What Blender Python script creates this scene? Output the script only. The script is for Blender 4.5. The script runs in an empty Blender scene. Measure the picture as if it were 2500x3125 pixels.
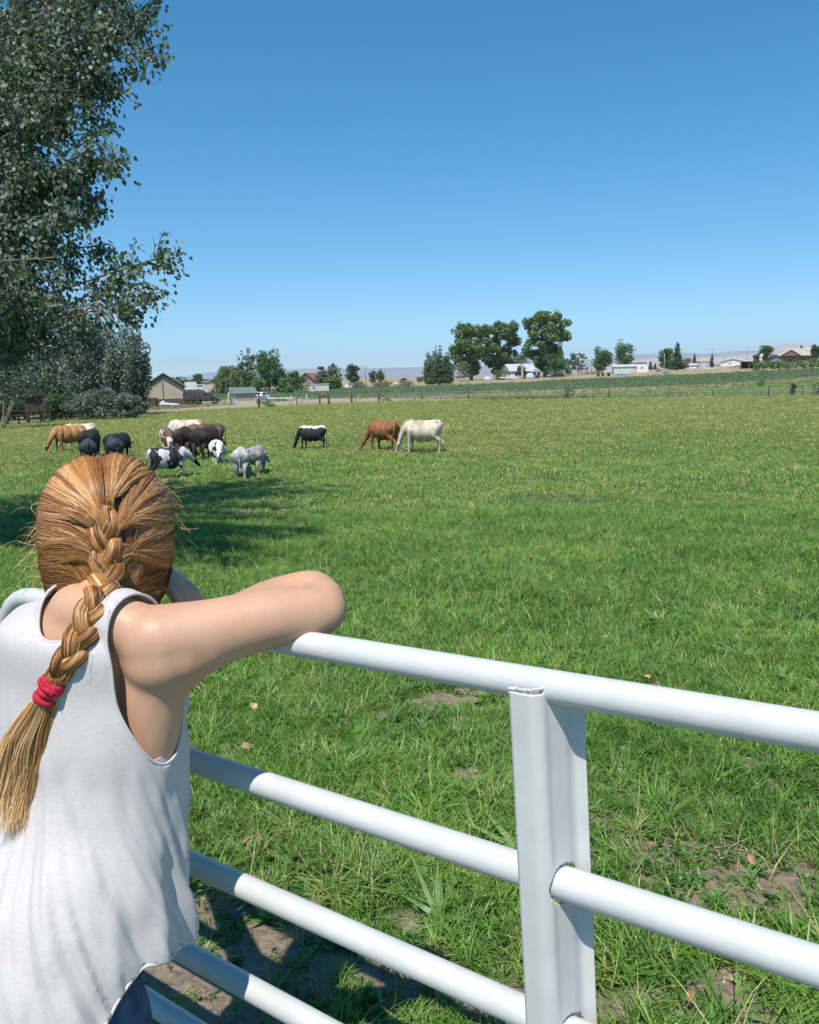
import bpy, bmesh, math, random
import numpy as np
from mathutils import Vector, Matrix, noise
SC = bpy.context.scene
COL = SC.collection
rng = np.random.default_rng(7)
random.seed(7)

# ---------------------------------------------------------------- camera
F, CX, CY = 2505.0, 1250.0, 1562.5
PITCH, ROLL = math.radians(9.3), math.radians(1.3)
EYE = np.array([0.0, 0.0, 1.70])
fw = np.array([0, math.cos(PITCH), -math.sin(PITCH)])
_r0 = np.array([1.0, 0, 0]); _u0 = np.cross(_r0, fw)
rt = _r0 * math.cos(ROLL) - _u0 * math.sin(ROLL)
upv = np.cross(rt, fw)
cam_d = bpy.data.cameras.new('camera')
cam_d.sensor_fit = 'HORIZONTAL'; cam_d.sensor_width = 36.0
cam_d.lens = 36.0 * F / 2500.0
cam_d.clip_start = 0.05; cam_d.clip_end = 60000
cam = bpy.data.objects.new('camera', cam_d); COL.objects.link(cam)
m = Matrix.Identity(4)
for i in range(3):
    m[i][0] = rt[i]; m[i][1] = upv[i]; m[i][2] = -fw[i]; m[i][3] = EYE[i]
cam.matrix_world = m
SC.camera = cam

# ---------------------------------------------------------------- sky, sun, exposure
SUN_EL, SUN_AZ = math.radians(60.0), math.radians(17.0)
LDIR = np.array([math.sin(SUN_AZ) * math.cos(SUN_EL), math.cos(SUN_AZ) * math.cos(SUN_EL), -math.sin(SUN_EL)])
world = bpy.data.worlds.new('World'); SC.world = world; world.use_nodes = True
wn = world.node_tree.nodes; wl = world.node_tree.links
wn.clear()
sky = wn.new('ShaderNodeTexSky'); sky.sky_type = 'NISHITA'; sky.sun_disc = False
sky.sun_elevation = SUN_EL; sky.sun_rotation = SUN_AZ + math.pi
sky.altitude = 1400; sky.air_density = 1.0; sky.dust_density = 0.0; sky.ozone_density = 3.0
bg = wn.new('ShaderNodeBackground'); bg.inputs[1].default_value = 0.132
wo = wn.new('ShaderNodeOutputWorld')
tc = wn.new('ShaderNodeTexCoord'); vm = wn.new('ShaderNodeVectorMath'); vm.operation = 'MULTIPLY_ADD'
vm.inputs[1].default_value = (1, 1, .93); vm.inputs[2].default_value = (0, 0, .038)
vz = wn.new('ShaderNodeVectorMath'); vz.operation = 'NORMALIZE'
wl.new(tc.outputs['Generated'], vm.inputs[0]); wl.new(vm.outputs[0], vz.inputs[0]); wl.new(vz.outputs[0], sky.inputs['Vector'])
hs = wn.new('ShaderNodeHueSaturation'); hs.inputs['Saturation'].default_value = 1.33; hs.inputs['Hue'].default_value = .488
wl.new(sky.outputs[0], hs.inputs['Color']); wl.new(hs.outputs[0], bg.inputs[0]); wl.new(bg.outputs[0], wo.inputs[0])
sun_d = bpy.data.lights.new('sun', 'SUN'); sun_d.energy = 4.7; sun_d.angle = math.radians(0.53)
sun_d.color = (1.0, 0.955, 0.88)
sun = bpy.data.objects.new('sun', sun_d); COL.objects.link(sun)
sun.rotation_euler = Vector(LDIR).to_track_quat('-Z', 'Y').to_euler()
sun.location = (0, 0, 60)
SC.view_settings.view_transform = 'Standard'; SC.view_settings.look = 'None'
SC.view_settings.exposure = 0.22; SC.view_settings.gamma = 1.0
SC.view_settings.use_curve_mapping = False
SC.render.engine = 'CYCLES'
SC.cycles.use_denoising = True
SC.cycles.max_bounces = 6; SC.cycles.diffuse_bounces = 3; SC.cycles.glossy_bounces = 2
SC.cycles.transmission_bounces = 3; SC.cycles.transparent_max_bounces = 8
SC.cycles.volume_bounces = 0
SC.cycles.sample_clamp_indirect = 4.0

# ---------------------------------------------------------------- helpers: geometry of the place
def ray(x, y): return fw + rt * (x - CX) / F + upv * (CY - y) / F
def at(x, y, d): return EYE + ray(x, y) * d
def proj(p):
    q = np.asarray(p) - EYE; d = q @ fw
    return CX + F * (q @ rt) / d, CY - F * (q @ upv) / d

_Y = np.array([-200, 0, 2, 5, 10, 17, 24, 35, 60, 100, 150, 200, 250, 300, 400, 700, 1500, 14000.])
_TL = np.array([0, 0, -.02, -.15, -.50, -.98, -1.38, -1.5, -1.95, -2.45, -2.95, -2.3, -1.2, -.8, -.4, 0, 0, 0])
_TC = np.array([0, 0, -.02, -.14, -.48, -.93, -1.28, -1.38, -1.42, -1.45, -1.25, -1.0, -.75, -.5, -.2, .3, 0, 0])
_TR = np.array([0, 0, -.02, -.13, -.46, -.90, -1.25, -1.38, -1.50, -1.60, -1.35, .1, 1.4, 3.9, 5.0, 4.0, 0, 0])
_tt = np.linspace(-.2, 9.6, 1200)                      # warped distance: asinh(y)
_yy = np.sinh(_tt)
def _sm(t):
    v = np.interp(_yy, _Y, t); k = np.hanning(25); k /= k.sum()
    p = np.pad(v, 12, mode='edge'); return np.convolve(p, k, 'valid')
_SL, _SCc, _SR = _sm(_TL), _sm(_TC), _sm(_TR)
def gz(x, y):
    x = np.asarray(x, float); y = np.asarray(y, float)
    a = np.clip(x / np.maximum(y, 1.5), -.62, .62) * 2.0
    t = np.arcsinh(y)
    l = np.interp(t, _tt, _SL); c = np.interp(t, _tt, _SCc); r = np.interp(t, _tt, _SR)
    wl_ = np.clip(-a, 0, 1.2); wr = np.clip(a, 0, 1.2)
    wl_ = wl_ * wl_ * (3 - 2 * np.minimum(wl_, 1)) if False else wl_
    z = c + (l - c) * wl_ + (r - c) * wr
    b = 0.02 * np.sin(x * 1.3 + 1) * np.sin(y * .9) + 0.012 * np.sin(x * 3.1 + y * 2.3)
    return z + b * np.clip((y + 1) / 3, 0, 1) * np.clip(1 - y / 200, 0, 1)
def gp(px, d, dz=0.0):
    """point on the ground whose image column is px at forward distance d"""
    y = d
    x = 0.0
    for _ in range(6):
        z = float(gz(x, y)); q = np.array([x, y, z]) - EYE
        cur = CX + F * (q @ rt) / (q @ fw)
        x += (px - cur) / F * d
    return np.array([x, y, float(gz(x, y)) + dz])
def ground_hit(px, py):
    r = ray(px, py); t = .3
    while t < 4000:
        p = EYE + r * t
        if p[2] <= float(gz(p[0], p[1])): return p
        t *= 1.004
    return EYE + r * 3000

# ---------------------------------------------------------------- helpers: materials
def mat(name, base=(.5, .5, .5), rough=.6, **kw):
    m = bpy.data.materials.new(name); m.use_nodes = True
    n = m.node_tree.nodes; b = n['Principled BSDF']
    b.inputs['Base Color'].default_value = (*base, 1); b.inputs['Roughness'].default_value = rough
    for k, v in kw.items():
        b.inputs[k.replace('_', ' ')].default_value = v
    return m
class NT:
    def __init__(s, m): s.m = m; s.n = m.node_tree.nodes; s.l = m.node_tree.links; s.b = s.n['Principled BSDF']
    def __call__(s, t, **kw):
        x = s.n.new(t)
        for k, v in kw.items():
            if hasattr(x, k): setattr(x, k, v)
        return x
    def coords(s, kind='Object', scale=(1, 1, 1)):
        c = s('ShaderNodeTexCoord'); mp = s('ShaderNodeMapping'); mp.inputs['Scale'].default_value = scale
        s.l.new(c.outputs[kind], mp.inputs[0]); return mp.outputs[0]
    def noise(s, vec, scale, detail=3, rough=.55, dist=0):
        x = s('ShaderNodeTexNoise'); x.inputs['Scale'].default_value = scale; x.inputs['Detail'].default_value = detail
        x.inputs['Roughness'].default_value = rough; x.inputs['Distortion'].default_value = dist
        if vec is not None: s.l.new(vec, x.inputs['Vector'])
        return x.outputs[0]
    def ramp(s, fac, stops, interp='LINEAR'):
        x = s('ShaderNodeValToRGB'); x.color_ramp.interpolation = interp
        e = x.color_ramp.elements
        while len(e) < len(stops): e.new(.5)
        for el, (p, c) in zip(e, stops): el.position = p; el.color = (*c, 1) if len(c) == 3 else c
        s.l.new(fac, x.inputs[0]); return x.outputs[0]
    def mix(s, fac, a, b, mode='MIX'):
        x = s('ShaderNodeMix'); x.data_type = 'RGBA'; x.blend_type = mode
        for i, v in ((0, fac), (6, a), (7, b)):
            if hasattr(v, 'links') or isinstance(v, bpy.types.NodeSocket): s.l.new(v, x.inputs[i])
            elif i == 0: x.inputs[0].default_value = v
            else: x.inputs[i].default_value = (*v, 1)
        return x.outputs[2]
    def math(s, op, a, b=0.0, clamp=False):
        x = s('ShaderNodeMath', operation=op); x.use_clamp = clamp
        for i, v in ((0, a), (1, b)):
            if isinstance(v, bpy.types.NodeSocket): s.l.new(v, x.inputs[i])
            else: x.inputs[i].default_value = v
        return x.outputs[0]
    def bump(s, h, strength=.3, dist=.01):
        x = s('ShaderNodeBump'); x.inputs['Strength'].default_value = strength; x.inputs['Distance'].default_value = dist
        s.l.new(h, x.inputs['Height']); s.l.new(x.outputs[0], s.b.inputs['Normal'])
    def color(s, c): s.l.new(c, s.b.inputs['Base Color'])
def noisy(name, c1, c2, scale=8, rough=.7, detail=4, bump=.0, bscale=None, bdist=.01, sc3=(1, 1, 1), **kw):
    m = mat(name, c1, rough, **kw); t = NT(m); v = t.coords('Object', sc3)
    f = t.noise(v, scale, detail); t.color(t.ramp(f, [(.32, c1), (.68, c2)]))
    if bump: t.bump(t.noise(v, bscale or scale * 3, 4), bump, bdist)
    return m

# ---------------------------------------------------------------- helpers: meshes
class MB:
    """collects boxes, tubes, lofts and quads and links them as one mesh object"""
    def __init__(s): s.v = []; s.f = []; s.mi = []; s.smooth = []; s.cur = 0
    def add(s, vs, fs, smooth=False):
        o = sum(len(a) for a in s.v)
        s.v.append(np.asarray(vs, float).reshape(-1, 3))
        for f in fs: s.f.append([i + o for i in f]); s.mi.append(s.cur); s.smooth.append(smooth)
        return s
    def box(s, c, size, rz=0.0, M=None):
        x, y, z = [a / 2 for a in size]
        vs = np.array([[i * x, j * y, k * z] for k in (-1, 1) for j in (-1, 1) for i in (-1, 1)])
        if rz: cs, sn = math.cos(rz), math.sin(rz); vs = vs @ np.array([[cs, sn, 0], [-sn, cs, 0], [0, 0, 1]])
        if M is not None: vs = vs @ np.array(M).T
        vs = vs + np.array(c)
        return s.add(vs, [(0, 2, 3, 1), (4, 5, 7, 6), (0, 1, 5, 4), (2, 6, 7, 3), (0, 4, 6, 2), (1, 3, 7, 5)])
    def tube(s, pts, rad, n=8, cap=True, flat=1.0, ref=None, smooth=True):
        pts = np.asarray(pts, float); k = len(pts)
        rad = np.full(k, rad) if np.isscalar(rad) else np.asarray(rad, float)
        tan = np.gradient(pts, axis=0); tan /= np.linalg.norm(tan, axis=1)[:, None] + 1e-12
        r = np.array(ref if ref is not None else ([0, 0, 1.] if abs(tan[0][2]) < .9 else [1., 0, 0]))
        vs = []
        u = np.cross(tan[0], r); u /= np.linalg.norm(u)
        for i in range(k):
            if ref is not None: u = np.cross(tan[i], r)
            u = u - tan[i] * (u @ tan[i]); u /= np.linalg.norm(u) + 1e-12
            w = np.cross(tan[i], u)
            for j in range(n):
                a = 2 * math.pi * j / n
                vs.append(pts[i] + rad[i] * (math.cos(a) * u + flat * math.sin(a) * w))
        fs = [(i * n + j, i * n + (j + 1) % n, (i + 1) * n + (j + 1) % n, (i + 1) * n + j) for i in range(k - 1) for j in range(n)]
        if cap: fs += [tuple(range(n))[::-1], tuple((k - 1) * n + j for j in range(n))]
        return s.add(vs, fs, smooth)
    def prism(s, poly, ax, depth, origin=(0, 0, 0)):
        """2-D polygon extruded: ax = (u, v, w) unit vectors; poly in u,v; depth along w"""
        u, v, w = [np.array(a, float) for a in ax]; n = len(poly); o = np.array(origin, float)
        a = [o + u * p[0] + v * p[1] for p in poly]; b = [q + w * depth for q in a]
        fs = [tuple(range(n))[::-1], tuple(range(n, 2 * n))] + [(i, (i + 1) % n, n + (i + 1) % n, n + i) for i in range(n)]
        return s.add(a + b, fs)
    def ball(s, c, r, nu=10, nv=7, M=None):
        r = np.array([r] * 3 if np.isscalar(r) else r, float); vs = []
        for i in range(nv + 1):
            th = math.pi * i / nv
            for j in range(nu):
                ph = 2 * math.pi * j / nu
                vs.append([math.sin(th) * math.cos(ph), math.sin(th) * math.sin(ph), math.cos(th)])
        vs = np.array(vs) * r
        if M is not None: vs = vs @ np.array(M).T
        fs = [(i * nu + j, (i + 1) * nu + j, (i + 1) * nu + (j + 1) % nu, i * nu + (j + 1) % nu) for i in range(nv) for j in range(nu)]
        return s.add(vs + np.array(c), fs, True)
    def mesh(s, name, mats):
        me = bpy.data.meshes.new(name)
        v = np.concatenate(s.v) if s.v else np.zeros((0, 3))
        me.from_pydata(v.tolist(), [], s.f)
        for mm in (mats if isinstance(mats, (list, tuple)) else [mats]): me.materials.append(mm)
        if len(s.f):
            me.polygons.foreach_set('material_index', s.mi); me.polygons.foreach_set('use_smooth', s.smooth)
        me.update(); return me
    def build(s, name, mats, parent=None, loc=None, rz=0):
        return link(name, s.mesh(name, mats), parent, loc, rz)
def link(name, me, parent=None, loc=None, rz=0):
    o = bpy.data.objects.new(name, me); COL.objects.link(o)
    if parent is not None: o.parent = parent
    if loc is not None: o.location = loc
    if rz: o.rotation_euler = (0, 0, rz)
    return o
def tag(o, label=None, cat=None, group=None, kind=None):
    if label: o['label'] = label
    if cat: o['category'] = cat
    if group: o['group'] = group
    if kind: o['kind'] = kind
    return o
def empty(name, loc=(0, 0, 0), rz=0, label=None, cat=None, group=None):
    o = bpy.data.objects.new(name, None); COL.objects.link(o)
    o.location = loc; o.rotation_euler = (0, 0, rz); o.empty_display_size = .1
    return tag(o, label, cat, group)
def fastmesh(name, V, Fq, mats, mi=None, smooth=False):
    """V (n,3); Fq (m,k) same-size polygons"""
    me = bpy.data.meshes.new(name); V = np.asarray(V, np.float32); Fq = np.asarray(Fq, np.int32)
    m_, k = Fq.shape
    me.vertices.add(len(V)); me.vertices.foreach_set('co', V.ravel())
    me.loops.add(m_ * k); me.loops.foreach_set('vertex_index', Fq.ravel())
    me.polygons.add(m_); me.polygons.foreach_set('loop_start', np.arange(m_, dtype=np.int32) * k)
    if mi is not None: me.polygons.foreach_set('material_index', np.asarray(mi, np.int32))
    me.polygons.foreach_set('use_smooth', np.full(m_, smooth))
    for mm in (mats if isinstance(mats, (list, tuple)) else [mats]): me.materials.append(mm)
    me.update(calc_edges=True); return me
def remesh(me, voxel, smooth_it=4, smooth_f=.5, target=None):
    """fuse overlapping closed shapes into one continuous skin"""
    o = bpy.data.objects.new('tmp', me); COL.objects.link(o)
    r = o.modifiers.new('r', 'REMESH'); r.mode = 'VOXEL'; r.voxel_size = voxel; r.use_smooth_shade = True
    if smooth_it:
        s_ = o.modifiers.new('s', 'SMOOTH'); s_.factor = smooth_f; s_.iterations = smooth_it
    if target:
        d = o.modifiers.new('d', 'DECIMATE'); d.ratio = target
    dg = bpy.context.evaluated_depsgraph_get(); dg.update()
    out = bpy.data.meshes.new_from_object(o.evaluated_get(dg), depsgraph=dg)
    bpy.data.objects.remove(o); out.materials.clear()
    out.polygons.foreach_set('use_smooth', np.ones(len(out.polygons), bool))
    return out
def cr(pts, n=8):
    """Catmull-Rom through points (any dimension)"""
    P = np.asarray(pts, float); P = np.vstack([2 * P[0] - P[1], P, 2 * P[-1] - P[-2]]); out = []
    for i in range(1, len(P) - 2):
        for t in np.linspace(0, 1, n, endpoint=False):
            a, b, c, d = P[i - 1], P[i], P[i + 1], P[i + 2]
            out.append(.5 * (2 * b + (c - a) * t + (2 * a - 5 * b + 4 * c - d) * t * t + (3 * b - a - 3 * c + d) * t ** 3))
    out.append(P[-2]); return np.array(out)
def unit(v): v = np.asarray(v, float); return v / np.linalg.norm(v)
# ================================================================ white tubular gate
GV = unit(ray(-2050, 1455)); GN = unit(np.cross(GV, [0, 0, 1])); GW = np.cross(GN, GV)
GA = at(1450, 2055, 1.19)                                        # a point on the top rail's axis
def gpt(s, t_, o=0.0): return GA + GV * s + GW * t_ + GN * o     # o > 0: field side
def white_paint():
    m_ = mat('white_paint', (.70, .71, .72), .38); t = NT(m_); v = t.coords('Object')
    c1 = t.ramp(t.noise(v, 14, 5), [(.3, (.62, .61, .595)), (.7, (.55, .545, .53))])
    vo = t('ShaderNodeTexVoronoi'); vo.inputs['Scale'].default_value = 26; t.l.new(v, vo.inputs['Vector'])
    ch = t.math('MULTIPLY', t.ramp(vo.outputs['Distance'], [(.0, (1, 1, 1)), (.05, (1, 1, 1)), (.07, (0, 0, 0))]), t.ramp(t.noise(v, 21, 2), [(.60, (0, 0, 0)), (.63, (1, 1, 1))]))
    c2 = t.mix(ch, c1, (.10, .085, .07))
    rs = t.ramp(t.noise(v, 9, 7, .75), [(.60, (0, 0, 0)), (.74, (.45, .45, .45))])
    t.color(t.mix(rs, c2, (.55, .50, .42)))
    sc = t.noise(t.coords('Object', (3, 3, 60)), 6, 4); t.l.new(t.ramp(t.noise(v, 30, 5), [(.3, (.30, .30, .30)), (.7, (.55, .55, .55))]), t.b.inputs['Roughness'])
    t.bump(t.math('ADD', t.noise(v, 48, 6, .65), t.math('MULTIPLY', ch, -1.5)), .16, .004)
    m_.node_tree.nodes['Principled BSDF'].inputs['Coat Weight'].default_value = .15
    return m_
gatem = white_paint()
gate = empty('pasture_gate', tuple(gpt(.5, -1.25)), 0, 'white painted tubular steel gate the person leans on', 'gate')
GL = np.array(gate.location)
def glink(name, mb, mats, label=None, parent=None):
    o = link(name, mb.mesh(name, mats), parent or gate)
    if parent is None: o.matrix_parent_inverse = Matrix.Translation(-Vector(GL))
    if label: o['label'] = label
    return o
SL, SR, TB, RAD = 1.405, -3.05, -1.095, .023
rc = .165
def corner(cs, ct, a0, a1): return [gpt(cs + rc * math.cos(a), ct + rc * math.sin(a)) for a in np.linspace(a0, a1, 9)]
hp_ = math.pi / 2
loop = corner(SL - rc, -rc, hp_, 0) + corner(SL - rc, TB + rc, 0, -hp_) + corner(SR + rc, TB + rc, -hp_, -2 * hp_) + corner(SR + rc, -rc, 2 * hp_, hp_)
# densify the straights
def dens(P_, step=.08):
    out = []
    for a, b_ in zip(P_[:-1], P_[1:]):
        k_ = max(1, int(np.linalg.norm(b_ - a) / step)); out += [a + (b_ - a) * i / k_ for i in range(k_)]
    return out + [P_[-1]]
k = MB(); k.tube(dens(loop + [loop[0]]), RAD, 20, False, ref=GN); glink('tube_frame', k, gatem)
TS = [-.285, -.516, -.738, -.921]
for i, t_ in enumerate(TS):
    k = MB(); k.tube(dens([gpt(SL - RAD * .9, t_), gpt(SR + RAD * .9, t_)]), RAD if i else RAD * 1.02, 20); glink('rail', k, gatem)
# channel braces: flange on the viewer's side, a web with holes for the rails, a narrow far lip
def brace(s0, name='channel_brace'):
    top, bot = -.002, TB + .005
    # cross-section points (s offset, o offset): viewer side is o<0
    prof = [(.017, -.036), (-.010, -.037), (-.020, -.034), (-.027, -.026), (-.029, -.014), (-.033, .0), (-.037, .014), (-.0385, .027), (-.044, .035), (-.057, .038)]
    P_ = cr(np.array(prof), 7); n_ = len(P_); bm = bmesh.new(); lv = []
    zs = sorted(set([top, bot] + list(np.linspace(bot, top, 420))))
    grid = [[bm.verts.new(gpt(s0 + p[0], z, p[1])) for p in P_] for z in zs]
    for i in range(len(zs) - 1):
        for j_ in range(n_ - 1):
            zc = (zs[i] + zs[i + 1]) / 2; oc = (P_[j_][1] + P_[j_ + 1][1]) / 2; sc_ = (P_[j_][0] + P_[j_ + 1][0]) / 2
            hole = any(((zc - t_) / .0285) ** 2 + (oc / .0285) ** 2 < 1 for t_ in TS) and -.06 < sc_ < -.018
            if not hole: bm.faces.new([grid[i][j_], grid[i][j_ + 1], grid[i + 1][j_ + 1], grid[i + 1][j_]])
    for f in bm.faces: f.smooth = True
    me = bpy.data.meshes.new(name); bm.to_mesh(me); bm.free(); me.materials.append(gatem)
    o = link(name, me, gate); o.matrix_parent_inverse = Matrix.Translation(-Vector(GL))
    so = o.modifiers.new('s', 'SOLIDIFY'); so.thickness = .003; so.offset = 0
    w = MB(); g = np.random.default_rng(3); weld = noisy('weld_bead', (.66, .66, .65), (.56, .47, .40), 90, .5, 4, .5, 200, .003)
    pts = [(.017, -.038), (.006, -.036), (-.006, -.036), (-.020, -.032), (-.028, -.022)]
    q = cr(np.array(pts), 9)
    wt_ = [gpt(s0 + p[0], .004 - .25 * max(0, abs(p[1]) - .03) + g.normal(0, .0009), p[1] * .96) for p in q]; w.tube(wt_, [.0016 + .0010 * g.random() for _ in wt_], 8)
    for p in q[::6]:
        w.ball(gpt(s0 + p[0] + g.normal(0, .0008), -.008 - .35 * max(0, abs(p[1]) - .03) + g.normal(0, .0010) + .008, p[1] * .93 + g.normal(0, .0008)), g.uniform(.0014, .0022), 8, 5)
    w2 = link('weld', w.mesh('weld', weld), o); return o
for s0 in (-.095, -1.9): brace(s0)
# ================================================================ person leaning on the gate
from mathutils.bvhtree import BVHTree
TN = unit([math.sin(math.radians(28)), math.cos(math.radians(28)), 0]); TR = np.array([TN[1], -TN[0], 0]); TU = np.array([0, 0, 1.0])
RS = at(478, 1957, 1.335); TO = RS - TR * .162
def tp(r, n, u): return TO + TR * r + TN * n + TU * u
TM = np.array([TR, TN, TU]).T                                  # columns: torso axes
def ell(mb, c, rad, M=TM): mb.ball(tp(*c) if M is TM else c, rad, 24, 16, M)
def chain(mb, pts, rad, n=18, flat=1.0, ref=None):
    a = cr(np.column_stack([np.asarray(pts), rad]), 6)
    mb.tube(a[:, :3], np.maximum(a[:, 3], .002), n, True, flat, ref)
    mb.ball(a[0, :3], a[0, 3], 16, 10); mb.ball(a[-1, :3], a[-1, 3], 16, 10)

HC = at(338, 1612, 1.50)                                        # skull centre
_sd = unit((HC - EYE) * [1, 1, 0]); _az = math.atan2(_sd[0], _sd[1]) + math.radians(17)
HF = unit([math.sin(_az) * .97, math.cos(_az) * .97, -.25]); HR = unit(np.cross(HF, TU)); HU = np.cross(HR, HF)
HM = np.array([HR, HF, HU]).T
def hp(r, f, u): return HC + HR * r + HF * f + HU * u

person = empty('person', (float(TO[0]), float(TO[1]), float(gz(TO[0], TO[1]))), 0,
               'person in a sleeveless white top with a long reddish blond braid leaning on the gate', 'person')
PL = np.array(person.location)
def plink(name, me, label=None, parent=None):
    o = link(name, me, parent or person)
    if parent is None: o.matrix_parent_inverse = Matrix.Translation(-Vector(PL))
    if label: o['label'] = label
    return o

# skin ------------------------------------------------------------
skin = mat('skin', (.70, .43, .30), .5); t = NT(skin); v = t.coords('Object')
c = t.ramp(t.noise(v, 11, 5, .65), [(.3, (.61, .36, .235)), (.7, (.52, .285, .175))])
vo = t('ShaderNodeTexVoronoi'); vo.inputs['Scale'].default_value = 42; t.l.new(v, vo.inputs['Vector'])
fr = t.ramp(vo.outputs['Distance'], [(.0, (1, 1, 1)), (.075, (1, 1, 1)), (.12, (0, 0, 0))])
fr2 = t.math('MULTIPLY', fr, t.ramp(t.noise(v, 17, 2), [(.55, (0, 0, 0)), (.65, (.75, .75, .75))]))
t.color(t.mix(fr2, c, (.36, .17, .10)))
skin.node_tree.nodes['Principled BSDF'].inputs['Subsurface Weight'].default_value = .12
skin.node_tree.nodes['Principled BSDF'].inputs['Subsurface Radius'].default_value = (1, .35, .2)
skin.node_tree.nodes['Principled BSDF'].inputs['Subsurface Scale'].default_value = .012
t.bump(t.math('ADD', t.noise(v, 320, 3), t.math('MULTIPLY', t.noise(v, 55, 4), 1.6)), .22, .0016)

RE1 = at(984, 1864, 1.43); RE2 = at(948, 1812, 1.49); RW = at(655, 1884, 1.65); RH = at(575, 1880, 1.70)
b = MB()
ell(b, (0, .005, -.13), (.140, .100, .17)); ell(b, (0, -.02, -.02), (.135, .078, .085)); ell(b, (-.01, -.055, -.32), (.122, .085, .15))
ell(b, (-.035, -.13, -.48), (.140, .088, .12)); ell(b, (.07, .06, -.14), (.06, .055, .06)); ell(b, (-.07, .06, -.14), (.06, .055, .06))
LS = tp(-.165, .015, -.042)
for sgn, S in ((1, RS), (-1, LS)):
    chain(b, [tp(.02, -.03, .04 if sgn > 0 else .02), tp(sgn * .075 + .01, -.025, .035 if sgn > 0 else -.005), S], [.05, .046, .05])            # trapezius to shoulder
    chain(b, [S - TU * .022 + (RE1 - RS) * (.16 if sgn > 0 else 0), tp(sgn * .146, .008, -.075), tp(sgn * .134, .0, -.15), tp(sgn * .114, -.005, -.26)], [.056, .056, .051, .044])  # lat
    kn = tp(sgn * .10, .03, -.47); 
    zg = float(gz(*tp(sgn * .1, 0, 0)[:2]))
    foot = tp(sgn * .105 - .03, -.13, 0); foot[2] = zg + .09
    knee = tp(sgn * .100 - .03, -.10, 0); knee[2] = zg + .46
    chain(b, [tp(sgn * .080 - .035, -.135, -.52), knee + TU * .16, knee, foot + TU * .16 - TN * .02, foot], [.085, .068, .052, .044, .034])
    chain(b, [foot - TN * .03 - TU * .03, foot + TN * .08 - TU * .055, foot + TN * .16 - TU * .06], [.035, .033, .024])
chain(b, [tp(.02, -.01, .015), tp(.02, .04, .085), HC - HF * .0 - HU * .07], [.052, .044, .046])
# head
ell(b, hp(0, -.012, .02), (.073, .088, .085), HM); ell(b, hp(0, .03, -.045), (.056, .062, .072), HM)
ell(b, hp(0, .075, -.095), (.022, .02, .018), HM); b.tube([hp(0, .094, .005), hp(0, .108, -.028), hp(0, .098, -.038)], [.008, .012, .009], 10)
ell(b, hp(.012, .094, -.04), (.008, .01, .007), HM); ell(b, hp(-.012, .094, -.04), (.008, .01, .007), HM)
ell(b, hp(0, .086, .032), (.05, .012, .009), HM); ell(b, hp(0, .088, -.066), (.024, .012, .007), HM)
for s in (-1, 1):
    ell(b, hp(s * .040, .07, -.022), (.02, .02, .02), HM); ell(b, hp(s * .076, -.002, -.01), (.010, .018, .03), HM)
# right arm
chain(b, [RS, RS + (RE1 - RS) * .33 - TU * .002, RS + (RE1 - RS) * .68 + TU * .004, RE1], [.060, .0560, .0515, .0430], 24)
for f_, dz_, r_ in ((.02, .030, .059), (.14, .026, .057), (.28, .014, .054)):
    b.ball(RS + (RE1 - RS) * f_ - TU * dz_ - TN * .004, r_, 18, 12)
b.ball(at(1000, 1854, 1.435), .034, 16, 10); b.ball(at(985, 1832, 1.455), .0405, 16, 10)
chain(b, [RE1, RE1 * .4 + RE2 * .6 + (RE1 - RS) * .02, RE2, RE2 + (RW - RE2) * .35, RE2 + (RW - RE2) * .7, RW, RH], [.0385, .041, .0435, .0465, .037, .028, .026], 20)
def hand(b, w, d, nrm, curl, s=1.0, thumb=1):
    """palm from the wrist w along d, palm normal nrm; five fingers that bend towards nrm"""
    d = unit(d); nrm = unit(nrm - d * (nrm @ d)); sd = np.cross(d, nrm)
    Mh = np.array([d, sd, nrm]).T
    b.ball(w + d * .045 * s, np.array([.052, .042, .017]) * s, 16, 10, Mh)
    for i, (o, L) in enumerate(((-.030, .066), (-.010, .076), (.010, .071), (.029, .055))):
        p = [w + d * .05 * s + sd * o * s]; a = .15
        dd = d
        p.append(p[0] + d * .038 * s)
        for seg in (.45, .32, .23):
            a += curl
            dd = d * math.cos(a) + nrm * math.sin(a); p.append(p[-1] + dd * L * seg * s)
        chain(b, p, [.0085 * s, .0095 * s, .009 * s, .008 * s, .0068 * s], 10)
    q = w + d * .02 * s + sd * (-.03 * thumb) * s
    chain(b, [q, q + (d * .6 - sd * .6 * thumb + nrm * .3) * .034 * s, q + (d * 1.2 - sd * .75 * thumb + nrm * .9) * .05 * s], [.013 * s, .011 * s, .008 * s], 10)
hand(b, RH, at(500, 1875, 1.77) - RH, -TU, .35)
# left arm: the forearm comes in along the rail, the hand lies over the right forearm
LE = at(150, 1905, 2.0); LE = LE + TU * .0
LW = at(462, 1742, 1.665); 
chain(b, [LS, (LS + LE) * .5 - TU * .01, LE], [.052, .045, .038], 20)
chain(b, [LE, LE * .6 + LW * .4, LE * .25 + LW * .75, LW], [.038, .040, .033, .025], 18)
hand(b, LW, at(566, 1808, 1.62) - LW, -TU * 1.0 - TN * .1, .42, 1.06, -1)
bm_ = remesh(b.mesh('body', skin), .0058, 14, .5); bm_.materials.append(skin)
body = plink('body', bm_)
eye_w = mat('eye_white', (.8, .78, .75), .2); eye_b = mat('iris', (.08, .14, .2), .2)
for s in (-1, 1):
    e = MB(); e.ball(hp(s * .031, .078, .006), .0125, 12, 8); e.cur = 1; e.ball(hp(s * .031, .087, .006), .006, 10, 6)
    plink('eye', e.mesh('eye', [eye_w, eye_b]))
lip = mat('lips', (.5, .16, .13), .4)
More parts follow.
